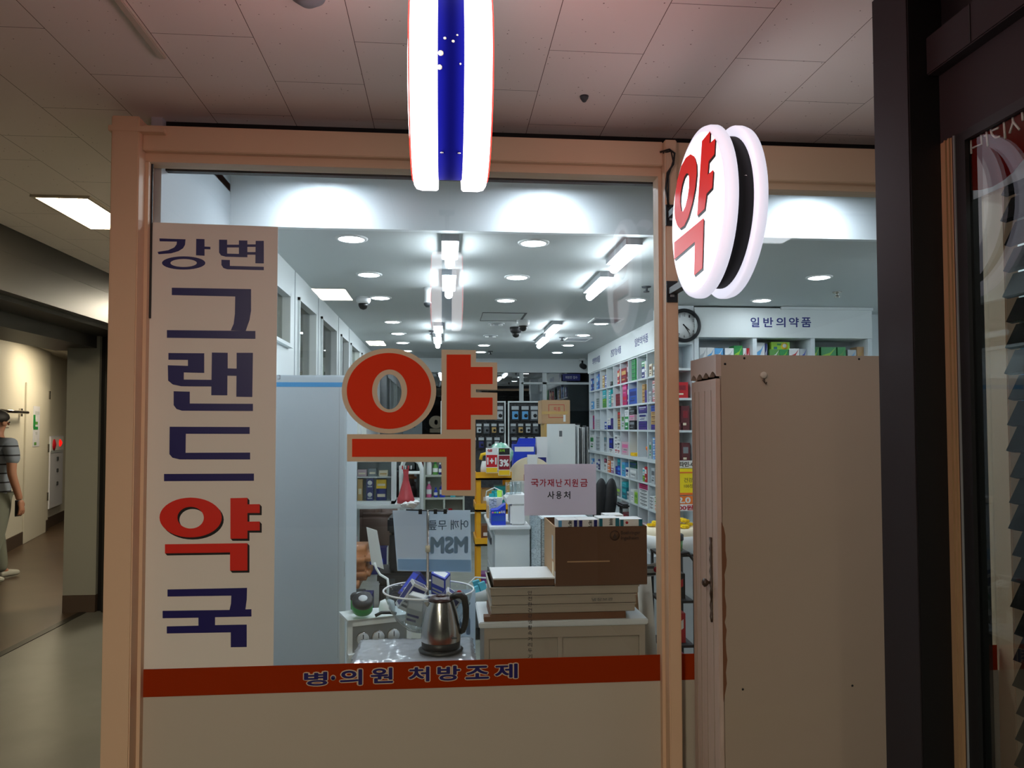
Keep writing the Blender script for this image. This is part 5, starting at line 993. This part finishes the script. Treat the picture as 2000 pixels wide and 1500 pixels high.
UB = [(90,162,480,'white','light_grey','white box with swoosh, first'), (167,245,480,'white','skyblue','white box with pale swoosh, second'), (250,335,487,'skyblue','white','blue and white box, third'), (358,448,487,'white','light_grey','plain white box, fourth'), (452,542,460,'green','lime','green box with white top, fifth'), (548,582,487,'white','red','narrow white box, sixth'), (586,640,487,'red','white','red-fronted box, last'),
      (682,775,430,'white','skyblue','tall blue and white box, first'), (782,805,437,'navyblue','white','thin navy box, second'), (830,930,500,'leaf','white','green and white box, third'), (934,1025,500,'green','lime','green box, fourth'), (1035,1140,490,'white','red','white and red box, fifth'), (1146,1220,494,'light_grey','royal','white and blue box, last'),
      (1277,1350,474,'green','lime','green box, first'), (1372,1530,476,'green','lime','wide green box, second'), (1547,1630,476,'green','leaf','green box, third'), (1655,1742,505,'light_grey','skyblue','small pale box, fourth'), (1750,1860,474,'carton_light','tan','tan box, last')]
for i, (x0, x1, yt_, c, ac, l) in enumerate(UB):
    p = at(1350+x0/5.405, 690, Y=UY+.06); q = at(1350+x1/5.405, 590+yt_/5.405, Y=UY+.06); z0 = 1.9856; w_ = q.x-p.x
    for d_ in ux:
        if abs(p.x-d_) < .021: p.x = d_+.021
        if p.x < d_ < q.x or abs(q.x-d_) < .021: q.x = d_-.021
    w_ = q.x-p.x; b = MB(c); b.box(p.x, q.x, UY+.06, UY+.17, z0, q.z)
    h = q.z-z0; y = UY+.06
    b.prism([(p.x+w_*.05, z0+h*.3), (p.x+w_*.5, z0+h*.55), (q.x-w_*.04, z0+h*.97), (p.x+w_*.6, z0+h*.75), (p.x+w_*.05, z0+h*.62)], lambda u: (u[0], y, u[1]), lambda u: (u[0], y-.001, u[1]), ac); b.box(p.x+w_*.1, q.x-w_*.3, y-.001, y, z0+h*.1, z0+h*.2, 'white' if c != 'white' else 'ink_grey')
    bay = 'first' if i < 7 else 'middle' if i < 13 else 'last'
    tag(b.build('medicine_box'), f'{l} in the {bay} bay of the window-facing shelf unit', 'box', 'medicine boxes on the front-facing shelf unit')
p = at(1350+853/5.405, 590+492/5.405, Y=UY+.05); q = at(1350+1045/5.405, 590+402/5.405, Y=UY+.05)
b = MB('lime'); b.box(p.x, q.x, UY+.062, UY+.17, 2.147, 2.213); cx_ = q.x-.045; b.lathe([(.03, 0), (.03, -.001)], (cx_, UY+.062, 2.178), 'Y', 20, m='yellow'); b.lathe([(.017, -.001), (.017, -.0018)], (cx_, UY+.062, 2.182), 'Y', 16, m='white'); b.box(p.x+.02, p.x+.05, UY+.061, UY+.062, 2.152, 2.172, 'dteal'); b.box(p.x+.05, cx_-.03, UY+.061, UY+.062, 2.185, 2.20, 'green')
tag(b.build('medicine_box'), 'lime green box lying across the green boxes in the middle bay facing the window', 'box', 'medicine boxes on the front-facing shelf unit')
b = MB('cream'); b.prism(arc(2.93, 1.9858, .16, PI, 0, 16), lambda p: (p[0], 5.98, p[1]*1+0), lambda p: (p[0], 6.0, p[1])); b.bm.free()
# narrow shelf of the corner, clock above
nu = thing('corner_shelf', 'narrow white corner shelf under the wall clock', 'shelf unit', (1.93, 6.2, 0))
b = MB('shelf_white'); b.box(1.80, 1.815, UY+.01, UY+.3, 0, 2.20); b.box(2.03, 2.046, UY+.01, UY+.3, 0, 2.20); b.box(1.815, 2.03, UY+.28, UY+.3, 0, 2.2)
for z in (2.2, 1.985, 1.74, 1.475, 1.2, .965, .72, .47): b.box(1.815, 2.03, UY+.01, UY+.28, z-.018, z)
b.build('carcass', nu); struct(slab('wall_corner', 1.79, 2.048, UY+.01, UY+.3, 2.201, ZI, 'wall_white'))
for x, w_, z, h, c, ac, l in ((1.90, .10, 1.7406, .13, 'red', 'dred', 'bright red box on the second level'), (1.82, .07, 1.7406, .12, 'dred', 'maroon', 'dark red box on the second level'), (1.83, .12, 1.4756, .06, 'maroon', 'mauve', 'small maroon box on the third level'), (1.94, .07, 1.4756, .20, 'maroon', 'dred', 'tall maroon box on the third level'), (1.94, .07, 1.2006, .17, 'maroon', 'grey', 'brown-red box on the fourth level'), (1.93, .08, .9656, .12, 'royal', 'skyblue', 'blue box on the fifth level'), (1.84, .08, .9656, .12, 'skyblue', 'royal', 'pale blue box on the fifth level')):
    b = MB(c); b.box(x, x+w_, UY+.03, UY+.18, z, z+h); b.box(x+w_*.2, x+w_*.8, UY+.029, UY+.03, z+h*.5, z+h*.8, ac); b.box(x+w_*.2, x+w_*.6, UY+.029, UY+.03, z+h*.2, z+h*.3, 'cream'); tag(b.build('medicine_box'), l+' of the narrow corner shelf', 'box', 'medicine boxes on the corner shelf')
ck = thing('wall_clock', 'round black-rimmed wall clock beside the front-facing shelf unit', 'clock', (1.925, UY+.008, 2.2))
p = at(1336, 636, Y=UY); KC = (p.x, UY+.008, p.z)
b = MB('rubber'); b.lathe([(.138, 0), (.140, -.02), (.128, -.04), (.112, -.036), (.110, -.012)], KC, 'Y', 48, cap=False); b.build('rim', ck)
b = MB('white'); b.lathe([(.120, 0), (.120, -.012)], KC, 'Y', 48); b.build('dial', ck)
b = MB('ink')
for i in range(1, 13):
    a = PI/2-2*PI*i/12; text_on(b, str(i), (KC[0]+.088*math.cos(a), KC[1]-.012, KC[2]+.088*math.sin(a)), .012*(1.7 if i > 9 else 1), .022, m='ink')
b.build('numerals', ck)
b = MB('black')
for L, a, w_ in ((.058, math.radians(-42), .005), (.085, math.radians(-56), .004)):
    d = Vector((math.cos(a), 0, math.sin(a))); n = Vector((-d.z, 0, d.x)); c0 = Vector(KC)+Vector((0, -.015, 0))
    b.faces([c0-d*.015+n*w_, c0-d*.015-n*w_, c0+d*L-n*w_*.5, c0+d*L+n*w_*.5], [(0, 1, 2, 3)])
    b.faces([c0-d*.015+n*w_+Vector((0, -.002, 0)), c0-d*.015-n*w_+Vector((0, -.002, 0)), c0+d*L-n*w_*.5+Vector((0, -.002, 0)), c0+d*L+n*w_*.5+Vector((0, -.002, 0))], [(0, 1, 2, 3)])
relabel(b.build('hands', ck), 'pair of black hands')
# goods in the gap between mullion and tall cabinet
b = MB('white'); b.box(1.52, 1.72, 5.0, 5.004, 1.225, 1.275); text_on(b, '비타민-C', (1.615, 5.0, 1.25), .14, .035, m='ink', bold=.03); b.tube([(1.70, 5.002, 0), (1.70, 5.002, 1.23)], .006, m='steel'); tag(b.build('vitamin_sign'), 'white sign lettered vitamin C seen between mullion and tall cabinet', 'sign')
b = MB('bright_yellow'); b.box(1.53, 1.69, 4.985, 4.989, 1.045, 1.222); b.box(1.53, 1.69, 4.984, 4.985, 1.19, 1.2, 'orange'); b.box(1.53, 1.69, 4.984, 4.985, 1.045, 1.06, 'orange'); text_on(b, '건강', (1.635, 4.985, 1.145), .06, .03, m='ink'); text_on(b, '100정', (1.635, 4.985, 1.105), .06, .025, m='ink'); tag(b.build('yellow_poster'), 'yellow poster under the white vitamin sign', 'poster')
b = MB('orange'); b.box(1.53, 1.69, 4.97, 4.975, .985, 1.04); text_on(b, '2.0', (1.60, 4.97, 1.012), .09, .04, m='white', bold=.04); b.box(1.53, 1.69, 4.969, 4.97, .94, .984, 'white'); text_on(b, '00원', (1.61, 4.969, .962), .10, .034, m='ink_red', bold=.03); tag(b.build('price_strip'), 'orange and white price strip under the yellow poster', 'sign')
tw = thing('goods_rack', 'dark wire goods rack seen between mullion and tall cabinet', 'rack', (1.15, 3.6, 0))
b = MB('soft_black'); b.tube([(1.19, 3.55, 0), (1.19, 3.55, .86), (1.16, 3.55, .9), (1.12, 3.55, .9)], .008)
for z in (.2, .45, .66, .88): b.box(1.03, 1.19, 3.56, 3.75, z, z+.012)
b.tube([(1.04, 3.56, 0), (1.04, 3.56, .89)], .008); b.tube([(1.04, 3.75, 0), (1.04, 3.75, .89)], .008); b.tube([(1.19, 3.75, 0), (1.19, 3.75, .89)], .008); b.build('frame', tw)
for i, (z, h, c, ac, l) in enumerate(((.673, .12, 'soft_black', 'red', 'black and red magazine on the third level'), (.463, .14, 'red', 'white', 'red and white magazine on the second level'), (.213, .19, 'pink', 'red', 'pink striped magazine on the lowest level'))):
    b = MB(c); b.box(1.06, 1.16, 3.60, 3.66, z, z+h); b.prism([(1.07, z+h*.1), (1.15, z+h*.5), (1.15, z+h*.8), (1.07, z+h*.4)], lambda p: (p[0], 3.60, p[1]), lambda p: (p[0], 3.599, p[1]), ac); tag(b.build('magazine'), l+' of the dark wire rack', 'magazine', 'magazines in the wire rack')
b = MB('leaf'); b.lathe([(.05, .8925), (.055, .95)], (1.11, 3.65, 0), n=20); b.lathe([(.058, .95), (.058, .975), (.05, .98)], (1.11, 3.65, 0), n=20, m='rubber'); tag(b.build('green_tub'), 'green tub with black lid on top of the dark wire rack', 'tub')

# ------------------------------------------------------------------ back wall racks with hanging packs
def pack(x, z, w_, h, y, c, pic, label):
    b = MB(c); b.box(x, x+w_, y-.02, y, z, z+h, bev=.004); b.box(x+w_*.08, x+w_*.92, y-.0215, y-.02, z+h*.72, z+h*.95, 'light_grey'); b.box(x+w_*.15, x+w_*.85, y-.0215, y-.02, z+h*.12, z+h*.62, pic); b.lathe([(w_*.22, 0), (w_*.22, -.004)], (x+w_*.6, y-.0215, z+h*.34), 'Y', 14, m='soft_black'); b.tube([(x+w_/2, y-.01, z+h), (x+w_/2, y+.03, z+h+.015)], .004, m='steel', n=6)
    tag(b.build('hanging_pack'), label, 'packet', 'support packs hanging on the back racks')
for nm, x0, x1 in (('rack behind the red syllable', -.05, .86), ('rack behind the taped carton', .89, 1.72)):
    t = thing('grid_rack', f'white framed grid {nm} at the back of the shop', 'rack', ((x0+x1)/2, 10.62, 0)); b = MB('white_paint')
    b.box(x0, x0+.02, 10.6, 10.63, 0, 1.87); b.box(x1-.02, x1, 10.6, 10.63, 0, 1.87); b.box(x0+.02, x1-.02, 10.6, 10.63, 1.85, 1.87); b.box(x0+.02, x1-.02, 10.6, 10.63, .3, .32); b.build('frame', t)
    MB('pegboard').box(x0+.02, x1-.02, 10.635, 10.645, .32, 1.85).build('panel', t)
RW = [(1.59, .22, .12, [.02, .16, .30, .44, .58, .71, .93, 1.07, 1.20, 1.33, 1.46, 1.59]), (1.41, .15, .085, [.02+.105*i for i in range(8)]+[.92+.105*i for i in range(7)]), (1.2, .17, .09, [.03+.11*i for i in range(7)]+[.93+.115*i for i in range(6)]), (.95, .19, .11, [.93+.14*i for i in range(5)])]
for ri, (z, h, w_, xs) in enumerate(RW):
    for i, x in enumerate(xs):
        if x > .86: nm, k = 'behind the taped carton', i-len([v for v in xs if v < .86])
        else: nm, k = 'behind the red syllable', i
        c = ['soft_black', 'dark_grey'][i % 3 == 2]; pic = ([['skyblue', 'skyblue', 'light_grey'], ['tan', 'light_grey', 'ink_grey'], ['light_grey', 'navyblue', 'grey'], ['navyblue', 'grey', 'royal']][ri])[i % 3]
        pack(x, z, w_, h, 10.598, c, pic, f'{ORD[k]} hanging pack along, {["top", "second", "third", "lowest"][ri]} row of the grid rack {nm}')
for i, (x, z, w_, h, c, pic, l) in enumerate(((-.60, 1.5, .17, .30, 'soft_black', 'grey', 'large black support pack hanging beside the round opening of the red syllable'), (-.58, 1.82, .2, .1, 'violet', 'skyblue', 'violet header card over the large black support pack'), (-.85, 1.5, .15, .2, 'dark_grey', 'light_grey', 'grey support pack near the side partition at the back'), (1.76, 1.2, .16, .36, 'soft_black', 'navyblue', 'tall black support pack beside the wall shelving at the back'), (1.76, .95, .16, .2, 'dark_grey', 'white', 'short dark pack under the tall one beside the wall shelving'))):
    b = MB(c); b.box(x, x+w_, 10.57, 10.595, z, z+h, bev=.004); b.box(x+w_*.1, x+w_*.9, 10.5685, 10.57, z+h*.7, z+h*.93, 'white'); b.box(x+w_*.12, x+w_*.88, 10.5685, 10.57, z+h*.12, z+h*.62, pic); b.lathe([(w_*.2, 0), (w_*.2, -.002)], (x+w_*.35, 10.5685, z+h*.42), 'Y', 16, m='light_grey'); b.tube([(x+w_/2, 10.59, z+h*.9), (x+w_/2, 10.75, z+h*.9), (x+w_/2, 10.96, z+h*.9)], .005, m='steel', n=6)
    tag(b.build('hanging_pack'), l, 'packet')

# ------------------------------------------------------------------ seen through the framed window on the near side
bl = thing('window_blind', 'dark louvred blind just behind the framed near window', 'blind', (1.30, 1.0, .6))
for i in range(28):
    z = .56+i*.0590; b = MB('dark_frame')
    b.prism([(1.282, z), (1.297, z-.004), (1.324, z+.050), (1.311, z+.055)], lambda p: (p[0], -.2, p[1]), lambda p: (p[0], 1.632-.005*(i % 3), p[1]), 'slat_black'); b.build('slat', bl)
b = MB('soft_black'); b.box(1.285, 1.33, -.2, 1.63, 2.24, 2.29); b.tube([(1.305, .4, .56), (1.305, .4, 2.26)], .003); b.build('headrail', bl)
rp = thing('red_poster', 'red and white poster with pale brush strokes on the framed near window', 'poster', (XW+.019, 1.3, 1.9))
XG = XW+.0185
def on_side(loops, m, dx, th=.0008):
    b = MB(m)
    for lp in loops:
        L = [[(lambda p: (-p.y, p.z))(at(x, y, X=XG)) for x, y in q] for q in lp]
        me = curve_mesh(L, th/2); b.mesh(me, basis(Vector((XG+dx, 0, 0)), SIDE), m); bpy.data.meshes.remove(me)
    return b
zt = 2.194; ya = at(1897, 300, X=XG).y; yb2 = .7
zb = at(1900, 390, X=XG).z
b = MB('poster_white'); b.box(XG, XG+.002, yb2, ya, zb, zt); b.build('white_ground', rp)
cp = [at(x, y, X=XG) for x, y in ((1898, 372), (1915, 371), (1938, 365), (1960, 352), (1980, 335), (2000, 310))]
pts = [(p.y, p.z) for p in cp]+[(1.37, 2.12), (1.285, zt), (pts_y := cp[0].y, zt)]
b = MB('red'); b.prism(pts, lambda p: (XG-.001, p[0], p[1]), lambda p: (XG, p[0], p[1]), 'poster_red'); b.build('red_field', rp)
b = MB('white'); S9 = lambda x, y: at(1890+x/6.818, 180+y/6.818, X=XG-.002)
for st_ in ([(35,570),(50,820)], [(172,500),(188,690),(60,745)], [(245,460),(268,720)], [(222,585),(250,578)], [(405,385),(330,415),(305,470),(320,560),(370,608),(430,592)], [(330,510),(412,475)], [(478,330),(500,620)], [(597,285),(605,400),(560,550)], [(602,390),(690,500)], [(722,215),(735,380)]):
    b.tube([S9(*q) for q in st_], .0025, n=8)
b.build('brush_lettering', rp)
dk = thing('display_rack', 'tall white display rack seen through the framed near window', 'rack', (3.6, 4.4, 0))
b = MB('shelf_white'); b.box(3.15, 3.17, 4.22, 4.6, 0, 2.2); b.box(3.98, 4.0, 4.22, 4.6, 0, 2.2); b.box(3.17, 3.98, 4.58, 4.6, 0, 2.2)
for z in (.3, .62, 1.0, 1.30, 1.62, 1.9, 2.18): b.box(3.17, 3.98, 4.22, 4.58, z-.018, z)
b.build('carcass', dk)
for i, (z, h, cs) in enumerate(((.3, .18, ['navyblue', 'leaf', 'yellow']), (.62, .2, ['skyblue', 'white', 'orange']), (1.0, .22, ['navyblue', 'maroon', 'dred']), (1.30, .16, ['yellow', 'tan', 'white']), (1.62, .2, ['white', 'skyblue', 'light_grey']), (1.9, .18, ['mauve', 'dteal', 'white']))):
    for j, c in enumerate(cs):
        b = MB(c); x = 3.2+j*.25; b.box(x, x+.2, 4.25, 4.5, z+.0005, z+h); b.box(x+.02, x+.15, 4.249, 4.25, z+h*.55, z+h*.85, 'white' if c != 'white' else 'teal')
        if (i, j) == (4, 0): text_on(b, '2%', (x+.08, 4.249, z+h*.3), .1, .05, m='ink')
        if (i, j) == (2, 0): text_on(b, '당기', (x+.05, 4.249, z+h*.3), .06, .07, m='white')
        tag(b.build('boxed_product'), f'{CN.get(c, c)} boxed product, {ORD[j]} on the {["lowest", "second", "third", "fourth", "fifth", "top"][i]} level of the white display rack', 'box', 'boxed products on the display rack')
b = MB('yellow'); b.lathe([(.001, .1), (.09, .13), (.10, .2), (.07, .28), (.001, .31)], (3.32, 4.0, 0), n=20); b.lathe([(.08, 0), (.07, .1)], (3.32, 4.0, 0), n=20, m='light_grey'); tag(b.build('yellow_ball'), 'yellow round cushion on a low stand before the white display rack', 'cushion')

# ------------------------------------------------------------------ the walking person in the hall
def person():
    C0 = at(-15, 1138, Z=0); x0, y0 = C0.x, C0.y
    t = thing('person', 'man in striped grey T-shirt and grey trousers walking in the hall with a phone', 'person', (x0, y0, 0), rotz=math.radians(-22))
    def skin(name, pts, edges, m, root=0, sub=2, parent=t):
        me = bpy.data.meshes.new(name); me.from_pydata([p[:3] for p in pts], edges, []); o = bpy.data.objects.new(name, me); COL.objects.link(o)
        o.modifiers.new('s', 'SKIN'); sv = me.skin_vertices[0].data
        for v, p in zip(sv, pts): v.radius = p[3] if isinstance(p[3], tuple) else (p[3], p[3]); v.use_root = False
        sv[root].use_root = True; ss = o.modifiers.new('d', 'SUBSURF'); ss.levels = ss.render_levels = sub
        dg = bpy.context.evaluated_depsgraph_get(); m2 = bpy.data.meshes.new_from_object(o.evaluated_get(dg)); bpy.data.objects.remove(o)
        for p in m2.polygons: p.use_smooth = True
        m2.materials.clear(); m2.materials.append(MATS[m]); q = bpy.data.objects.new(name, m2); COL.objects.link(q); q.parent = parent; return q
    # local frame: walking towards +Y, x to the person's right
    P = [(0, 0, .86, (.11, .08)), (0, 0, 1.0, (.125, .095)), (0, 0, 1.18, (.15, .105)), (0, 0, 1.32, (.12, .085)), (0, 0, 1.42, .055), (0, .015, 1.48, .055), (0, .03, 1.56, (.075, .095)), (0, .02, 1.62, (.07, .085)),
         (.17, 0, 1.35, .06), (.225, -.01, 1.26, .052), (.25, -.03, 1.06, .042), (.255, .04, .86, .033), (.25, .06, .80, .03), (-.17, 0, 1.35, .06), (-.225, .02, 1.26, .052), (-.25, .02, 1.06, .042), (-.25, .12, .88, .033),
         (.085, -.01, .80, .09), (.10, -.06, .46, .06), (.10, -.20, .11, .042), (.10, -.13, .05, .035), (.105, -.05, .04, .03), (-.085, .02, .80, .09), (-.09, .10, .46, .06), (-.09, .16, .10, .042), (-.09, .24, .045, .03)]
    E_ = [(0,1),(1,2),(2,3),(3,4),(4,5),(5,6),(6,7),(3,8),(8,9),(9,10),(10,11),(11,12),(3,13),(13,14),(14,15),(15,16),(0,17),(17,18),(18,19),(19,20),(20,21),(0,22),(22,23),(23,24),(24,25)]
    skin('body', P, E_, 'skin')
    # hand with five fingers closed round the phone
    H = [(.25, .06, .80, .026), (.252, .075, .755, (.02, .034)), (.25, .085, .72, (.017, .034))]
    EH = [(0,1),(1,2)]
    for k, (dy, L) in enumerate(((-.026, .062), (-.009, .07), (.009, .066), (.025, .052))):
        i = len(H); H += [(.25, .085+dy, .70, .0095), (.242, .087+dy, .70-L*.55, .009), (.226, .088+dy, .70-L*.75, .008)]; EH += [(2, i), (i, i+1), (i+1, i+2)]
    i = len(H); H += [(.238, .118, .765, .011), (.225, .125, .735, .010), (.218, .118, .712, .009)]; EH += [(1, i), (i, i+1), (i+1, i+2)]
    skin('hand', H, EH, 'skin', sub=2)
    T_ = [(0, 0, .70, (.17, .13)), (0, 0, .82, (.172, .132)), (0, 0, 1.0, (.165, .125)), (0, 0, 1.2, (.175, .125)), (0, 0, 1.345, (.135, .10)), (0, 0, 1.40, (.085, .075)), (.18, 0, 1.345, .078), (.235, -.01, 1.25, .07), (.25, -.02, 1.14, .068), (-.18, 0, 1.345, .078), (-.235, .01, 1.25, .07), (-.25, .015, 1.14, .068)]
    skin('t_shirt', T_, [(0,1),(1,2),(2,3),(3,4),(4,5),(4,6),(6,7),(7,8),(4,9),(9,10),(10,11)], 'striped_cloth')
    skin('trousers', [(0, 0, .96, (.15, .115)), (.09, -.01, .74, .105), (.10, -.06, .46, .082), (.10, -.15, .17, .072), (.102, -.15, .06, .068), (-.09, .02, .74, .105), (-.095, .10, .46, .082), (-.09, .15, .17, .072), (-.09, .155, .06, .068)], [(0,1),(1,2),(2,3),(3,4),(0,5),(5,6),(6,7),(7,8)], 'trousers')
    for nm, x, yy, pitch in (('shoe', .105, -.11, .0), ('shoe', -.09, .22, 0)):
        skin(nm, [(x, yy-.09, .05, .042), (x, yy, .05, .042), (x, yy+.09, .04, (.042, .032)), (x, yy+.14, .035, (.036, .026))], [(0,1),(1,2),(2,3)], 'shoe_white')
    b = MB('hair'); bmx = bmesh.new(); bmesh.ops.create_uvsphere(bmx, u_segments=24, v_segments=16, radius=1)
    for v in bmx.verts:
        z = v.co.z
        v.co = Vector((v.co.x*.088, .018+v.co.y*.108-(.01 if z < 0 else 0), 1.60+z*.085 if z > -.2 else 1.60+z*.06))
    b._join(bmx, b.mi('hair'), smooth=True); b.build('hair', t, local=True)
    b = MB('skin')
    b.lathe([(.001, 0), (.016, .004), (.001, .012)], (0, .128, 1.545), 'Y', 10)
    b.build('nose', t, local=True)
    for s in (-1, 1):
        b = MB('skin'); b.lathe([(.02, 0), (.024, .008), (.01, .014)], (s*.082-.007, .02, 1.545), 'X', 12); b.build('ear', t, local=True)
        b = MB('black'); b.lathe([(.008, 0), (.006, .004)], (s*.03, .118, 1.56), 'Y', 10); b.build('eye', t, local=True)
    b = MB('maroon'); b.box(-.022, .022, .114, .122, 1.503, 1.509, bev=.002); b.build('mouth', t, local=True)
    ph = thing('mobile_phone', 'dark mobile phone held in the hand of the walking man', 'phone', (0, 0, 0)); ph.location = t.matrix_basis @ Vector((.222, .085, .70)) if False else Vector((0, 0, 0))
    Tm = Matrix.Translation(t.location) @ Matrix.Rotation(t.rotation_euler.z, 4, 'Z')
    b = MB('soft_black'); b.box(.207, .217, .045, .115, .64, .80, bev=.003, T=Tm); c = Tm @ Vector((.212, .08, .64)); ph.location = c; b.build('phone_body', ph)
    b = MB('dark_grey'); b.box(.2060, .207, .05, .11, .65, .79, T=Tm); b.build('screen', ph)
m = mat('striped_cloth', (112, 118, 128), .85); N = m.node_tree.nodes; L = m.node_tree.links
tc = N.new('ShaderNodeTexCoord'); sx = N.new('ShaderNodeSeparateXYZ'); md = N.new('ShaderNodeMath'); md.operation = 'MODULO'; md.inputs[1].default_value = .088
gt = N.new('ShaderNodeMath'); gt.operation = 'LESS_THAN'; gt.inputs[1].default_value = .014
mx = N.new('ShaderNodeMix'); mx.data_type = 'RGBA'; mx.inputs[6].default_value = (*lin((118, 126, 138)), 1); mx.inputs[7].default_value = (*lin((26, 28, 36)), 1)
L.new(tc.outputs['Object'], sx.inputs[0]); L.new(sx.outputs[2], md.inputs[0]); L.new(md.outputs[0], gt.inputs[0]); L.new(gt.outputs[0], mx.inputs[0]); L.new(mx.outputs[2], N['Principled BSDF'].inputs['Base Color'])
person()
